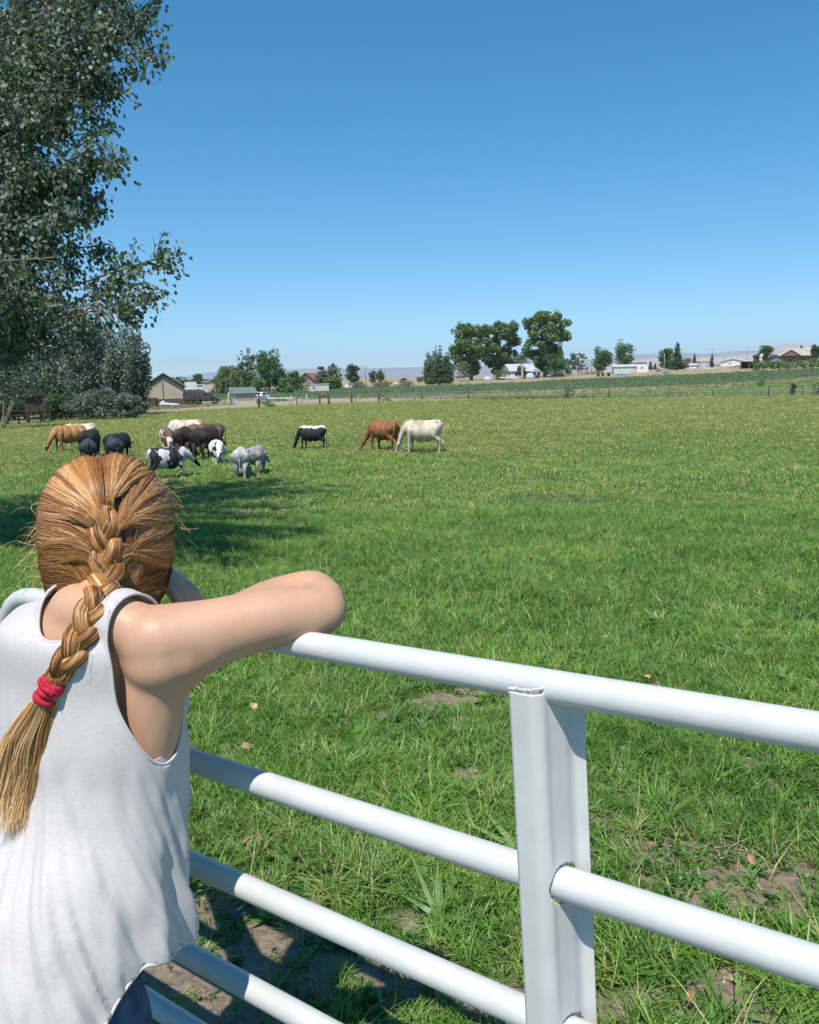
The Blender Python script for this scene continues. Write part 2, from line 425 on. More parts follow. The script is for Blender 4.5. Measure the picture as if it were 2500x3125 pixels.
e = MB(); e.tube([hp(-.024, .088, -.066), hp(-.01, .097, -.062), hp(0, .098, -.064), hp(.01, .097, -.062), hp(.024, .088, -.066)], [.002, .005, .005, .005, .002], 8); e.tube([hp(-.02, .088, -.069), hp(0, .097, -.072), hp(.02, .088, -.069)], [.002, .006, .002], 8)
plink('mouth', e.mesh('mouth', lip))

# cloth -----------------------------------------------------------
cloth = mat('slub_jersey', (.67, .63, .61), .9); t = NT(cloth)
v = t.coords('Object', (70, 70, 480)); v2 = t.coords('Object', (130, 130, 900))
f1 = t.ramp(t.noise(v, 1.0, 4, .6), [(.58, (.68, .63, .61)), (.76, (.56, .51, .505))])
f2 = t.ramp(t.noise(v2, 1.0, 2, .6), [(.45, (1, 1, 1)), (.75, (.86, .84, .86))])
t.color(t.mix(1.0, f1, f2, 'MULTIPLY'))
t.bump(t.math('ADD', t.noise(v2, 1.2, 3), t.noise(t.coords('Object'), 45, 4)), .22, .003)
cloth.node_tree.nodes['Principled BSDF'].inputs['Sheen Weight'].default_value = .15
tr = t('ShaderNodeBsdfTranslucent'); tr.inputs[0].default_value = (.75, .7, .7, 1); mx = t('ShaderNodeMixShader'); mx.inputs[0].default_value = .14
out = t.n['Material Output']; t.l.new(t.b.outputs[0], mx.inputs[1]); t.l.new(tr.outputs[0], mx.inputs[2]); t.l.new(mx.outputs[0], out.inputs[0])

def loft(mb, rings, n=64, pw=2.3):
    R_ = cr(np.array([[r[0], r[1], r[2], r[3], r[4]] for r in rings]), 6); vs = []
    for u, cr_, cn, a, bb in R_:
        for j in range(n):
            th = 2 * math.pi * j / n; c_, s_ = math.cos(th), math.sin(th)
            vs.append(tp(cr_ + a * abs(c_) ** (2 / pw) * np.sign(c_), cn + bb * abs(s_) ** (2 / pw) * np.sign(s_), u))
    k = len(R_)
    fs = [(i * n + j, (i + 1) * n + j, (i + 1) * n + (j + 1) % n, i * n + (j + 1) % n) for i in range(k - 1) for j in range(n)]
    fs += [tuple(range(n)), tuple((k - 1) * n + j for j in range(n))[::-1]]
    mb.add(vs, fs)
def cut(me, fn):
    """trim a mesh along fn = 0 with a clean edge, keeping fn > 0 (fn works in torso coordinates)"""
    bm = bmesh.new(); bm.from_mesh(me); bm.verts.ensure_lookup_table()
    co = np.array([v.co[:] for v in bm.verts]); q = (co - TO) @ TM; val = fn(q[:, 0], q[:, 1], q[:, 2])
    fv = {v: val[i] for i, v in enumerate(bm.verts)}
    new = []
    for e in [e for e in bm.edges if fv[e.verts[0]] * fv[e.verts[1]] < 0]:
        a, b_ = e.verts; f_ = fv[a] / (fv[a] - fv[b_]); ne, nv = bmesh.utils.edge_split(e, a, f_); fv[nv] = 0.0; new.append(nv)
    ns = set(new)
    for f in list(bm.faces):
        vs = [v for v in f.verts if v in ns]
        if len(vs) == 2 and any(fv[v] > 0 for v in f.verts) and any(fv[v] < 0 for v in f.verts):
            try: bmesh.utils.face_split(f, vs[0], vs[1])
            except Exception: pass
    bmesh.ops.delete(bm, geom=[v for v in bm.verts if fv.get(v, 0) < 0], context='VERTS')
    bm.to_mesh(me); bm.free(); me.update(); return me
def sstep(a, b_, x): x = np.clip((x - a) / (b_ - a), 0, 1); return x * x * (3 - 2 * x)
def shirt_blob(inf, flare=1.0):
    s = MB()
    rings = [(.035, 0, -.03, .10, .06), (.0, 0, -.02, .145 + inf, .085 + inf), (-.08, 0, -.005, .156 + inf, .100 + inf), (-.16, 0, -.008, .166 + inf, .106 + inf),
             (-.28, 0, -.014, .164 + inf, .108 + inf + .008 * flare), (-.42, -.008, -.058, .170 + inf + .006 * flare, .142 + inf + .012 * flare),
             (-.58, -.025, -.085, .190 + inf + .010 * flare, .166 + inf + .016 * flare), (-.75, -.03, -.09, .200 + inf + .02 * flare, .17 + inf + .03 * flare), (-.95, -.03, -.09, .19 + inf + .03 * flare, .16 + inf + .04 * flare)]
    loft(s, rings)
    for sgn in (1, -1):
        chain(s, [tp(.02, -.03, .04 if sgn > 0 else .02), tp(sgn * .075 + .01, -.025, .035 if sgn > 0 else -.005), tp(sgn * .162, 0.0, .0 if sgn > 0 else -.04)], [.05 + inf, .046 + inf, .05 + inf])
        s.ball(tp(sgn * .07, .06, -.14), .06 + inf, 16, 10)
    return remesh(s.mesh('s', cloth), .0065, 8, .5)
def hem(r, n):
    th = np.arctan2(n + .02, np.abs(r) + 1e-6)                    # -90 back .. +90 front
    return np.interp(th, [-1.57, -1.1, -.75, -.42, -.1, .4, 1.57], [-.70, -.655, -.575, -.505, -.53, -.56, -.57]) + .004 * np.sin(th * 11 + 2)
def f_shirt(r, n, u):
    ar = np.abs(r)
    arm = ((n + .010) / .066) ** 2 + (np.minimum(u + .055, 0) / .150) ** 2 - 1
    T1 = .085 + .045 * sstep(-.12, -.03, u); T2 = .162 + .3 * np.maximum(-n - .06, 0)
    arm = np.minimum(np.maximum(arm * .06, T1 - ar), np.maximum(-(u + .06), T2 - ar))
    nb = (((r - .046) / .066) ** 2 + ((u - .078) / np.where(n < 0, .064, .14)) ** 2 - 1) * .07
    h = u - hem(r, n)
    return np.minimum(arm, np.minimum(nb, h))
sm = cut(shirt_blob(.012), f_shirt)
co = np.empty(len(sm.vertices) * 3); sm.vertices.foreach_get('co', co); co = co.reshape(-1, 3); q = (co - TO) @ TM
nn = np.empty(len(sm.vertices) * 3); sm.vertices.foreach_get('normal', nn); nn = nn.reshape(-1, 3)
th = np.arctan2(q[:, 1], q[:, 0]); lo = sstep(-.10, -.55, q[:, 2])
def nz(a, b_, c_=0.0): return np.array([noise.noise(Vector((float(x), float(y), c_))) for x, y in zip(a, b_)])
sk = th * 1.0 + q[:, 2] * 1.4                                    # folds fan out from the armhole
d = (nz(sk * 3.2, q[:, 2] * 1.2, 3) * .028 + np.abs(nz(sk * 6.5, q[:, 2] * 2.0, 9)) * -.026 + nz(sk * 13, q[:, 2] * 5, 5) * .008 + nz(th * 8, q[:, 2] * 9, 15) * .006) * lo
d += nz(th * 5, q[:, 2] * 14, 2) * .004 * sstep(-.02, -.2, q[:, 2])
def ridge(c0, w, amp, u0, u1): return amp * np.exp(-((th - c0) / w) ** 2) * sstep(u0, u1, q[:, 2])
d += ridge(.12, .085, .016, -.2, -.55) + ridge(-.12, .07, -.010, -.22, -.5) + ridge(.36, .09, -.008, -.15, -.5) + ridge(-.36, .10, .012, -.2, -.5)
d = np.maximum(d, -.013) + .006 * lo; co += nn * d[:, None]
sm.vertices.foreach_set('co', co.ravel()); sm.update(); sm.materials.append(cloth)
shirt = plink('sleeveless_top', sm, 'loose white slub sleeveless top, curved hem')
so = shirt.modifiers.new('s', 'SOLIDIFY'); so.thickness = .0022; so.offset = 0
# rolled hems round the neck, armholes and bottom edge
bm = bmesh.new(); bm.from_mesh(sm); hb = MB(); seen = set()
for e0 in [e for e in bm.edges if len(e.link_faces) == 1]:
    if e0 in seen: continue
    loop = [e0.verts[0]]; cur = e0.verts[1]; seen.add(e0)
    while cur is not loop[0]:
        loop.append(cur); nx = [e for e in cur.link_edges if len(e.link_faces) == 1 and e not in seen]
        if not nx: break
        seen.add(nx[0]); cur = nx[0].other_vert(cur)
    if len(loop) > 40:
        P_ = np.array([v.co[:] for v in loop])[::2]
        for _ in range(3): P_ = (P_ + np.roll(P_, 1, 0) + np.roll(P_, -1, 0)) / 3
        P_ = np.vstack([P_, P_[:1]]); hb = MB(); hb.tube(P_, .0027, 6, False); plink('hem', hb.mesh('hem', cloth), None, shirt)
bm.free()
bt = BVHTree.FromPolygons([v.co[:] for v in sm.vertices], [p.vertices[:] for p in sm.polygons]); sp = []
for u_ in np.linspace(-.215, -.505, 40):
    ta = np.interp(u_, [-.505, -.215], [.42, .12]); dd = TR * math.cos(ta) - TN * math.sin(ta); h_ = bt.ray_cast(Vector(tp(0, -.02, u_) + dd * .5), Vector(-dd), .45)
    if h_[0] is not None: sp.append(np.array(h_[0]) - dd * .0004)
k = MB(); k.tube(np.array(sp), .0013, 6); plink('side_seam', k.mesh('side_seam', cloth), None, shirt)
lav = mat('lavender_vest', (.62, .52, .66), .8)
um = cut(shirt_blob(.007, 0.0), lambda r, n, u: np.minimum(np.minimum(-.190 - u + .35 * np.maximum(n, 0) + .0, u + .45), 1))
um.materials.append(lav); uo = plink('vest', um); so = uo.modifiers.new('s', 'SOLIDIFY'); so.thickness = .0015

# jeans -----------------------------------------------------------
denim = noisy('denim', (.010, .030, .085), (.055, .12, .22), 22, .85, 7, .8, 35, .012)
j = MB(); ell(j, (-.035, -.132, -.50), (.150, .098, .125)); ell(j, (-.03, -.11, -.43), (.135, .092, .08))
for sgn in (1, -1):
    zg = float(gz(*tp(sgn * .1, 0, 0)[:2])); foot = tp(sgn * .105 - .03, -.14, 0); foot[2] = zg + .10; knee = tp(sgn * .100 - .03, -.10, 0); knee[2] = zg + .46
    chain(j, [tp(sgn * .078 - .035, -.135, -.54), knee + TU * .16, knee, foot + TU * .16 - TN * .02, foot], [.088, .083, .067, .060, .058])
jm = cut(remesh(j.mesh('j', denim), .008, 4, .5), lambda r, n, u: -.40 - u); jm.materials.append(denim)
jeans = plink('jeans', jm); so = jeans.modifiers.new('s', 'SOLIDIFY'); so.thickness = .003; so.offset = -1
cop = mat('copper', (.35, .14, .07), .35, Metallic=.8)
k = MB(); th_ = cr([tp(.04, -.030, -.46), tp(.080, -.066, -.54), tp(.108, -.11, -.565), tp(.114, -.15, -.56)], 8); k.tube(th_, .0022, 6)
plink('pocket_seam', k.mesh('seam', mat('seam_thread', (.10, .13, .2), .8)), None, jeans)
k = MB(); k.ball(tp(.100, -.075, -.585), .006, 10, 6); plink('rivet', k.mesh('rivet', cop), None, jeans)
boot_m = mat('brown_leather', (.12, .06, .03), .5)
for sgn in (1, -1):
    zg = float(gz(*tp(sgn * .1, 0, 0)[:2])); foot = tp(sgn * .105 - .03, -.13, 0); foot[2] = zg + .09; k = MB()
    chain(k, [foot + TU * .06, foot - TN * .02 - TU * .03, foot + TN * .07 - TU * .045, foot + TN * .17 - TU * .055], [.046, .047, .043, .032])
    k.box(foot + TN * .06 - TU * .085, (.08, .27, .018), -math.radians(28))
    plink('boot', k.mesh('boot', boot_m))

# hair ------------------------------------------------------------
def hair_mat(name, bright=1.0):
    m_ = mat(name, (.4, .2, .07), .48); t = NT(m_); a = t('ShaderNodeAttribute', attribute_name='tone')
    t.color(t.ramp(a.outputs['Fac'], [(.0, (.060, .020, .007)), (.33, (.25, .092, .028)), (.66, (.56, .27, .092)), (1.0, (.90, .60, .30))]))
    b_ = t.b; b_.inputs['Specular IOR Level'].default_value = .40; b_.inputs['Anisotropic'].default_value = .6
    return m_
hairm = hair_mat('hair')
def fibres(name, P_, W, tone, nrm=None):
    """P_ (N,K,3) strand points, W (N,K) half widths, tone (N,) or (N,K): one mesh of fine ribbons lying flat on nrm"""
    N_, K = P_.shape[:2]; T_ = np.gradient(P_, axis=1); T_ /= np.linalg.norm(T_, axis=2)[..., None] + 1e-9
    if nrm is None: nrm = np.broadcast_to(np.array([-.31, -.72, .6]), P_.shape) + np.sin(np.arange(N_) * 12.9898)[:, None, None] * .8 * np.array([.8, -.3, .5])
    U_ = np.cross(T_, nrm); U_ /= np.linalg.norm(U_, axis=2)[..., None] + 1e-9
    vs = np.stack([P_ - U_ * W[..., None], P_ + U_ * W[..., None]], axis=2)
    idx = np.arange(N_ * K * 2).reshape(N_, K, 2); a = idx[:, :-1]; b_ = idx[:, 1:]
    Fq = np.stack([a[..., 0], a[..., 1], b_[..., 1], b_[..., 0]], axis=-1).reshape(-1, 4)
    me = fastmesh(name, vs.reshape(-1, 3), Fq, hairm, None, True)
    at_ = me.attributes.new('tone', 'FLOAT', 'POINT')
    tn = np.broadcast_to(tone[:, None] if tone.ndim == 1 else tone, (N_, K)); at_.data.foreach_set('value', np.repeat(tn.reshape(-1), 2).astype(np.float32))
    return me
HE = np.array([.106, .117, .124]); HEC = hp(0, -.015, .0)        # hair volume
def on_head(dv, h=0.0):
    q = dv @ HM; q = q / HE; q = np.concatenate([q[..., :2], np.where(q[..., 2:] < 0, q[..., 2:] * .63, q[..., 2:])], -1)
    k_ = 1 / (np.abs(q) ** 2.18).sum(-1) ** (1 / 2.18); return HEC + dv * (k_ + h)[..., None]
def head_dir(px, py):
    r = ray(px, py); o = EYE - HEC; q, p = (r @ HM) / HE, (o @ HM) / HE
    A, B, C_ = q @ q, 2 * q @ p, p @ p - 1; D = max(B * B - 4 * A * C_, 0); t_ = (-B - math.sqrt(D)) / (2 * A); return unit(o + r * t_)
Vb = unit(EYE - HEC); Vr = unit(np.cross(-Vb, TU)); Vu = np.cross(Vr, -Vb)
def section(psi0, psi1, node, n, seed, bulge=.011, spread=.010, alpha=118, droop=-.09):
    g = np.random.default_rng(seed); K = 13; tt = np.linspace(0, 1, K)
    s = np.sort(g.random(n)); cl = np.floor(s * 34 + g.normal(0, .35, n)); ct = g.random(200)[(cl.astype(int)) % 200]; co_ = g.normal(0, 1, 200)[(cl.astype(int) * 7) % 200]
    psi = np.radians(psi0 + (psi1 - psi0) * s); al = np.radians(alpha - 26 * g.random(n) ** 2)
    d0 = np.cos(al)[:, None] * Vb + np.sin(al)[:, None] * (np.cos(psi)[:, None] * Vr + np.sin(psi)[:, None] * Vu)
    nd = head_dir(*node); sd = unit(np.cross(nd, np.array([math.cos(math.radians((psi0 + psi1) / 2)), 0, 0]) @ np.eye(3) + 1e-6 + Vu * math.sin(math.radians((psi0 + psi1) / 2)) + Vr * math.cos(math.radians((psi0 + psi1) / 2))))
    sgn = 1 if psi1 < psi0 else -1
    off = (s - .5) * spread * 14
    d1 = nd + sd * (off + g.normal(0, .02, n))[:, None]
    e = tt ** .9
    D = d0[:, None, :] * (1 - e)[None, :, None] + d1[:, None, :] * e[None, :, None]
    D = D + Vb * (np.sin(np.pi * tt) * .42)[None, :, None] - Vu * (np.sin(np.pi * tt) * droop)[None, :, None]
    D = D + (Vu * 1.0)[None, None, :] * ((np.sin(tt * 7 + co_[:, None] * 3) * .022 + np.sin(tt * 17 + co_[:, None] * 5) * .007) * np.sin(np.pi * tt))[..., None]
    D /= np.linalg.norm(D, axis=2)[..., None]
    edge = np.clip(np.minimum(s, 1 - s) / .16, 0, 1) ** .6
    h = bulge * (edge[:, None] * 1.25 - .35) * np.sin(np.pi * np.clip(tt * .93 + .07, 0, 1))[None, :] ** .55 + co_[:, None] * .0011 + g.normal(0, .0010, (n, 1)) - .008 * (tt[None, :] > .93)
    P_ = on_head(D, h)
    P_ += g.normal(0, .00035, P_.shape)
    W = np.full((n, K), .00052) * (.6 + .7 * g.random((n, 1)))
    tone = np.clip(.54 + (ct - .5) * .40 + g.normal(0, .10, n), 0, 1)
    tone = np.clip(tone[:, None] - .30 * (1 - edge)[:, None] + .0 * tt, 0, 1) * np.ones((1, K))  # section borders toned darker: crevice shade put into the strand colour
    return P_, W, tone
secs = [section(84, -84, (338, 1748), 2600, 21, .001, .16, 104), section(96, 264, (300, 1748), 2600, 22, .001, .16, 104), section(-48, -96, (322, 1838), 1500, 15, .010, .012, 108), section(212, 276, (300, 1838), 1600, 16, .012, .012, 108),
        section(-24, -72, (333, 1795), 1700, 5, .010, .020, 112), section(184, 248, (300, 1785), 1900, 6, .012, .020, 112),
        section(22, -48, (336, 1715), 2400, 4, .010, .024), section(160, 210, (306, 1690), 2400, 7, .011, .020),
        section(66, -21, (338, 1632), 4400, 3, .010, .020), section(90, 178, (308, 1598), 4300, 2, .012, .015),
        section(92, 34, (330, 1545), 3400, 1, .013, .013)]
P_ = np.concatenate([s[0] for s in secs]); W = np.concatenate([s[1] for s in secs]); T_ = np.concatenate([s[2] for s in secs])
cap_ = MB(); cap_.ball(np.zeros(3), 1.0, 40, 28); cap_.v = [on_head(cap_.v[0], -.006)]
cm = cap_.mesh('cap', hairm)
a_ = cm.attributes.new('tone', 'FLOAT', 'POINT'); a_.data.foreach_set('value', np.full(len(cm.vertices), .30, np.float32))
def joinm(name, ms):
    bm = bmesh.new()
    for m_ in ms: bm.from_mesh(m_)
    me = bpy.data.meshes.new(name); bm.to_mesh(me); bm.free(); me.materials.append(hairm); return me
# stray hairs round the outline
g = np.random.default_rng(11); n = 330; K = 9; tt = np.linspace(0, 1, K)
psi = np.concatenate([np.radians(g.normal(195, 30, 130)), np.radians(g.normal(22, 26, 90)), np.radians(g.uniform(-60, 240, 110))]); al = np.radians(g.uniform(75, 108, n))
d0 = np.cos(al)[:, None] * Vb + np.sin(al)[:, None] * (np.cos(psi)[:, None] * Vr + np.sin(psi)[:, None] * Vu)
L_ = g.uniform(.010, .050, n) * np.where(np.arange(n) < 220, 1.0, .5)
curl = g.normal(0, 1, (n, 3)); tang = -Vu * g.uniform(.2, 1.3, n)[:, None] + curl * .5
stray = on_head(d0, 0)[:, None, :] + d0[:, None, :] * (L_[:, None] * tt * .62)[..., None] + tang[:, None, :] * (L_[:, None] * tt ** 2)[..., None] + curl[:, None, ::-1] * (L_[:, None] * .12 * np.sin(tt * 6))[..., None]
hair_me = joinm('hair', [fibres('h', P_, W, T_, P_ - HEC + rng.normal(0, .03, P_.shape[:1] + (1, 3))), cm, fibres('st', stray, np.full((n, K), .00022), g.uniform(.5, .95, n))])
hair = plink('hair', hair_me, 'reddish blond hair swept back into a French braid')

# where the braid lies: ray-cast onto hair volume, shirt and body
def bvh(me, mod=None):
    return BVHTree.FromPolygons([v.co[:] for v in me.vertices], [p.vertices[:] for p in me.polygons])
trees = [bvh(sm), bvh(bm_), bvh(cm)]
def hitd(px, py):
    r = Vector(ray(px, py)); rn = r.normalized(); best = 9
    for t_ in trees:
        h_ = t_.ray_cast(Vector(EYE), rn)
        if h_[0] is not None: best = min(best, h_[3] / r.length)
    return best
cpx = cr([(322, 1545), (318, 1620), (322, 1690), (326, 1750), (312, 1815), (285, 1870), (258, 1925), (228, 1980), (200, 2025), (175, 2062), (155, 2098)], 8)
dep = np.array([hitd(x, y) for x, y in cpx]); dep = np.where(dep > 5, np.nan, dep)
dep = np.interp(np.arange(len(dep)), np.where(~np.isnan(dep))[0], dep[~np.isnan(dep)])
kk = np.hanning(21); kk /= kk.sum(); dsm = np.convolve(np.pad(dep, 10, mode='edge'), kk, 'valid'); 
thick = np.interp(np.linspace(0, 1, len(dep)), [0, .35, .7, 1], [.004, .009, .010, .009])
dsm = np.minimum(dsm, dep + .004) - thick
CL = np.array([at(x, y, d_) for (x, y), d_ in zip(cpx, dsm)])
arc = np.concatenate([[0], np.cumsum(np.linalg.norm(np.diff(CL, axis=0), axis=1))]); TT = arc / arc[-1]
def clp(t_): return np.stack([np.interp(t_, TT, CL[:, i]) for i in range(3)], -1)
def braid_lock(j, n, seed):
    g = np.random.default_rng(seed); K = 96; t_ = np.linspace(0, 1, K)
    c_ = clp(t_); T = np.gradient(c_, axis=0); T /= np.linalg.norm(T, axis=1)[:, None]
    O_ = np.array([unit(EYE - p) for p in c_]); O_ -= T * (O_ * T).sum(1)[:, None]; O_ /= np.linalg.norm(O_, axis=1)[:, None]; S_ = np.cross(T, O_)
    ph = 2 * math.pi * (2.75 * t_ ** 1.05 + j / 3.0 + .05)
    A = np.interp(t_, [0, .1, .3, .55, .8, 1], [.005, .0115, .0135, .0145, .0115, .006]); w = np.interp(t_, [0, .1, .3, .55, .8, 1], [.010, .0145, .0148, .0150, .0122, .0085])
    path = c_ + S_ * (A * np.cos(ph))[:, None] + O_ * (A * .5 * np.sin(2 * ph))[:, None]
    T2 = np.gradient(path, axis=0); T2 /= np.linalg.norm(T2, axis=1)[:, None]; E2 = np.cross(T2, O_); E2 /= np.linalg.norm(E2, axis=1)[:, None]; E3 = np.cross(E2, T2)
    a = g.random(n) * 2 * math.pi; rho = np.clip(.93 + g.normal(0, .045, n), .5, 1.1); cl = (a * 9).astype(int); ct = g.random(100)[cl % 100]
    aa = a[:, None] + .9 * t_[None, :] * 3; wob = 1 + .05 * np.sin(t_[None, :] * 30 + g.random((n, 1)) * 6)
    P_ = path[None] + E2[None] * (rho[:, None] * w * np.cos(aa) * wob)[..., None] + E3[None] * (rho[:, None] * w * .62 * np.sin(aa) * wob)[..., None]
    W = np.full((n, K), .00058) * (.7 + .6 * g.random((n, 1))); tone = np.clip(.58 + (ct - .5) * .32 + g.normal(0, .15, n), 0, 1)
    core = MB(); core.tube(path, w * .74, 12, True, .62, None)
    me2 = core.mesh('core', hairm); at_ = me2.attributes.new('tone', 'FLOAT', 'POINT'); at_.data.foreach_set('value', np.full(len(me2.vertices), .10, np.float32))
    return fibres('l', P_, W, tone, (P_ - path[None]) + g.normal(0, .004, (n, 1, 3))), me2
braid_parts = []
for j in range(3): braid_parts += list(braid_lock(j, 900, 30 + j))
# frizz on the braid
n = 40; K = 8; tt = np.linspace(0, 1, K); t0 = g.uniform(0, .95, n); base = clp(t0); sdv = g.normal(0, 1, (n, 3)); sdv += np.array([unit(EYE - p) for p in base]) * .6
sdv /= np.linalg.norm(sdv, axis=1)[:, None]; down = unit(CL[-1] - CL[20])
fz = base[:, None] + sdv[:, None] * (.018 + .012 * np.sin(tt * 2.6))[None, :, None] + down * (tt * g.uniform(.01, .03, (n, 1)))[..., None]
braid_parts.append(fibres('fz', fz, np.full((n, K), .00026), g.uniform(.4, .9, n)))
braid = plink('braid', joinm('braid', braid_parts), 'long plaited braid hanging over the back')
# tail below the tie
tail_px = cr([(154, 2105), (122, 2180), (90, 2265), (72, 2350), (58, 2440), (45, 2530)], 6)
dt = np.array([min(hitd(max(x, 12), y), 1.6) for x, y in tail_px]); dt = np.convolve(np.pad(dt, 4, mode='edge'), np.ones(9) / 9, 'valid') - .016
TL = np.array([at(x, y, d_) for (x, y), d_ in zip(tail_px, dt)])
n = 2200; K = 18; t_ = np.linspace(0, 1, K); g = np.random.default_rng(77); 
c_ = np.stack([np.interp(t_, np.linspace(0, 1, len(TL)), TL[:, i]) for i in range(3)], -1)
a = g.random(n) * 2 * math.pi; rho = np.sqrt(g.random(n)); Ln = np.clip(g.beta(4, 2, n) * 1.12, .35, 1.1)
tq = t_[None] * Ln[:, None]
cc = np.stack([np.interp(tq, np.linspace(0, 1, K), c_[:, i]) for i in range(3)], -1) - (TU * np.maximum(tq - 1, 0)[..., None] * .2)
wid = np.interp(tq, [0, .12, .4, .75, 1.0, 1.2], [.008, .024, .041, .045, .036, .030])
Sx = unit(np.cross(unit(TL[-1] - TL[0]), unit(EYE - TL[5]))); Ox = unit(EYE - TL[5])
cl = (a * 6).astype(int) * 7 + (rho * 4).astype(int); ct = g.random(400)[cl % 400]; wv = g.random(400)[(cl * 3) % 400] * 6
P_ = cc + Sx * (rho[:, None] * wid * np.cos(a)[:, None] + .004 * np.sin(tq * 13 + wv[:, None]) * tq + g.normal(0, .010, (n, 1)) * tq ** 3)[..., None] + Ox * (rho[:, None] * wid * .4 * np.sin(a)[:, None] + .003 * np.cos(tq * 11 + wv[:, None]) * tq)[..., None]
W = .00060 * (1 - .65 * t_[None]) * (.7 + .6 * g.random((n, 1))); tone = np.clip(.70 + .34 * tq + (ct[:, None] - .5) * .42 + g.normal(0, .1, (n, 1)), 0, 1)
plink('braid_tail', fibres('tail', P_, W, tone), 'loose pale blond end of the braid')
# red hair tie
red = noisy('red_elastic', (.42, .004, .022), (.60, .012, .045), 60, .75, 3, .3, 400, .002)
k = MB(); cT = np.gradient(CL, axis=0)[-1]; cT = unit(cT); O_ = unit(EYE - CL[-1]); O_ = unit(O_ - cT * (O_ @ cT)); S_ = np.cross(cT, O_)
for i, (dz, rr, tk, tl) in enumerate(((-.012, .0140, .0062, .35), (-.002, .0152, .0070, -.15), (.010, .0125, .0055, .25), (.021, .0125, .0068, -.2))):
    an = np.linspace(0, 2 * math.pi, 25)
    k.tube([CL[-1] + cT * (dz + tl * .012 * math.sin(x * 1 + i)) + S_ * rr * math.cos(x) + O_ * rr * .8 * math.sin(x) for x in an], [tk * (1 + .12 * math.sin(x * 3 + i * 2)) for x in an], 10, False)
plink('hair_tie', k.mesh('tie', red), 'red fabric hair tie')
# ================================================================ ground
def pl(pts, x): p = np.array(pts, float); return np.interp(x, p[:, 0], p[:, 1])
E1 = [(0, 1292), (250, 1280), (450, 1264), (640, 1250), (870, 1234), (1100, 1224), (1500, 1223), (2000, 1215), (2500, 1208)]    # far edge of the pasture
ED = [(0, 1277), (250, 1266), (450, 1256), (640, 1241), (870, 1224), (1000, 1217), (1200, 1217), (1350, 1219), (1500, 1221), (2000, 1211), (2500, 1205)]   # dirt beyond it
EA = [(0, 1262), (560, 1222), (850, 1218), (1250, 1212), (1700, 1190), (2150, 1174), (2500, 1150)]    # near edge of the alfalfa
EB = [(0, 1236), (600, 1200), (850, 1191), (1150, 1185), (1350, 1180), (1600, 1171), (1700, 1163), (2150, 1144), (2500, 1126)]  # far edge
def proj_np(V):
    q = V - EYE; d = np.maximum(q @ fw, .05); return CX + F * (q @ rt) / d, CY - F * (q @ upv) / d
GRIDT = np.linspace(-4.2, 10.05, 560)
def ground_color(V):
    x, y, z = V.T; px, py = proj_np(V); px = np.clip(px, -400, 2900); n = len(x)
    col = np.tile([.052, .088, .022], (n, 1))
    def over(mask, c, f=1.0):
        w = (mask * f)[:, None]; col[:] = col * (1 - w) + np.array(c) * w
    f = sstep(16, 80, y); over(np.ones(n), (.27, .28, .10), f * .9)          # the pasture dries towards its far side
    fwd = y > 40
    s1 = lambda e, w=1.5: sstep(0, 1, (pl(e, px) - py) / w + .5) * fwd           # 1 beyond the line
    over(s1(E1), (.33, .27, .19)); over(s1(ED), (.24, .215, .115))
    over(s1(EA, 2), (.11, .165, .085)); over(s1(EB, 2), (.33, .26, .165))
    band = s1([(1400, 1206), (1700, 1204), (2100, 1186), (2500, 1160)], 2) * sstep(1350, 1500, px)
    g2 = s1(ED, 2) * (1 - band) * sstep(1400, 1650, px); over(g2, (.095, .125, .055))
    lft = s1(ED) * sstep(640, 520, px) * (1 - sstep(160, 240, y)); over(lft, (.22, .21, .10), .7)
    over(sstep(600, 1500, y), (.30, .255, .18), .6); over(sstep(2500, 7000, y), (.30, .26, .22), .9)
    # a bare worn strip on the field side of the gate
    q = V - GA; o = q @ unit([GN[0], GN[1], 0]); s_ = q @ unit([GV[0], GV[1], 0])
    return col
def soil_mask(x, y):
    o = (x - GA[0]) * GN[0] + (y - GA[1]) * GN[1]
    o = np.asarray(o); x = np.asarray(x); y = np.asarray(y)
    nse = np.array([noise.noise(Vector((float(a) * 2.3, float(b_) * 2.3, 3.3))) + .5 * noise.noise(Vector((float(a) * 6.3, float(b_) * 6.3, 1.3))) for a, b_ in zip(np.ravel(x), np.ravel(y))]).reshape(x.shape)
    base = np.exp(-((o - .55) / .55) ** 2) * .42 + np.where(o < .15, .18, 0) - .25
    spots = sum(a * np.exp(-(((x - cx) ** 2 + (y - cy) ** 2) / r ** 2)) for cx, cy, r, a in SPOTS)
    return np.clip((nse + base + spots - .12) * 4.5, 0, 1)
SPOTS = []
for px_, py_, r_, a_ in ((640, 2790, .22, .75), (760, 2830, .2, .6), (2080, 2620, .2, .6), (2150, 2720, .2, .6), (2300, 2680, .2, .55), (2420, 2860, .2, .4), (2250, 3050, .2, .4), (1960, 3060, .2, .5), (1240, 2810, .09, .8), (2020, 2480, .15, .3), (1700, 2900, .1, -.3), (1330, 2600, .4, -.5), (900, 2560, .35, -.5), (1900, 2300, .4, -.5)):
    p = ground_hit(px_, py_); SPOTS.append((p[0], p[1], r_, a_))

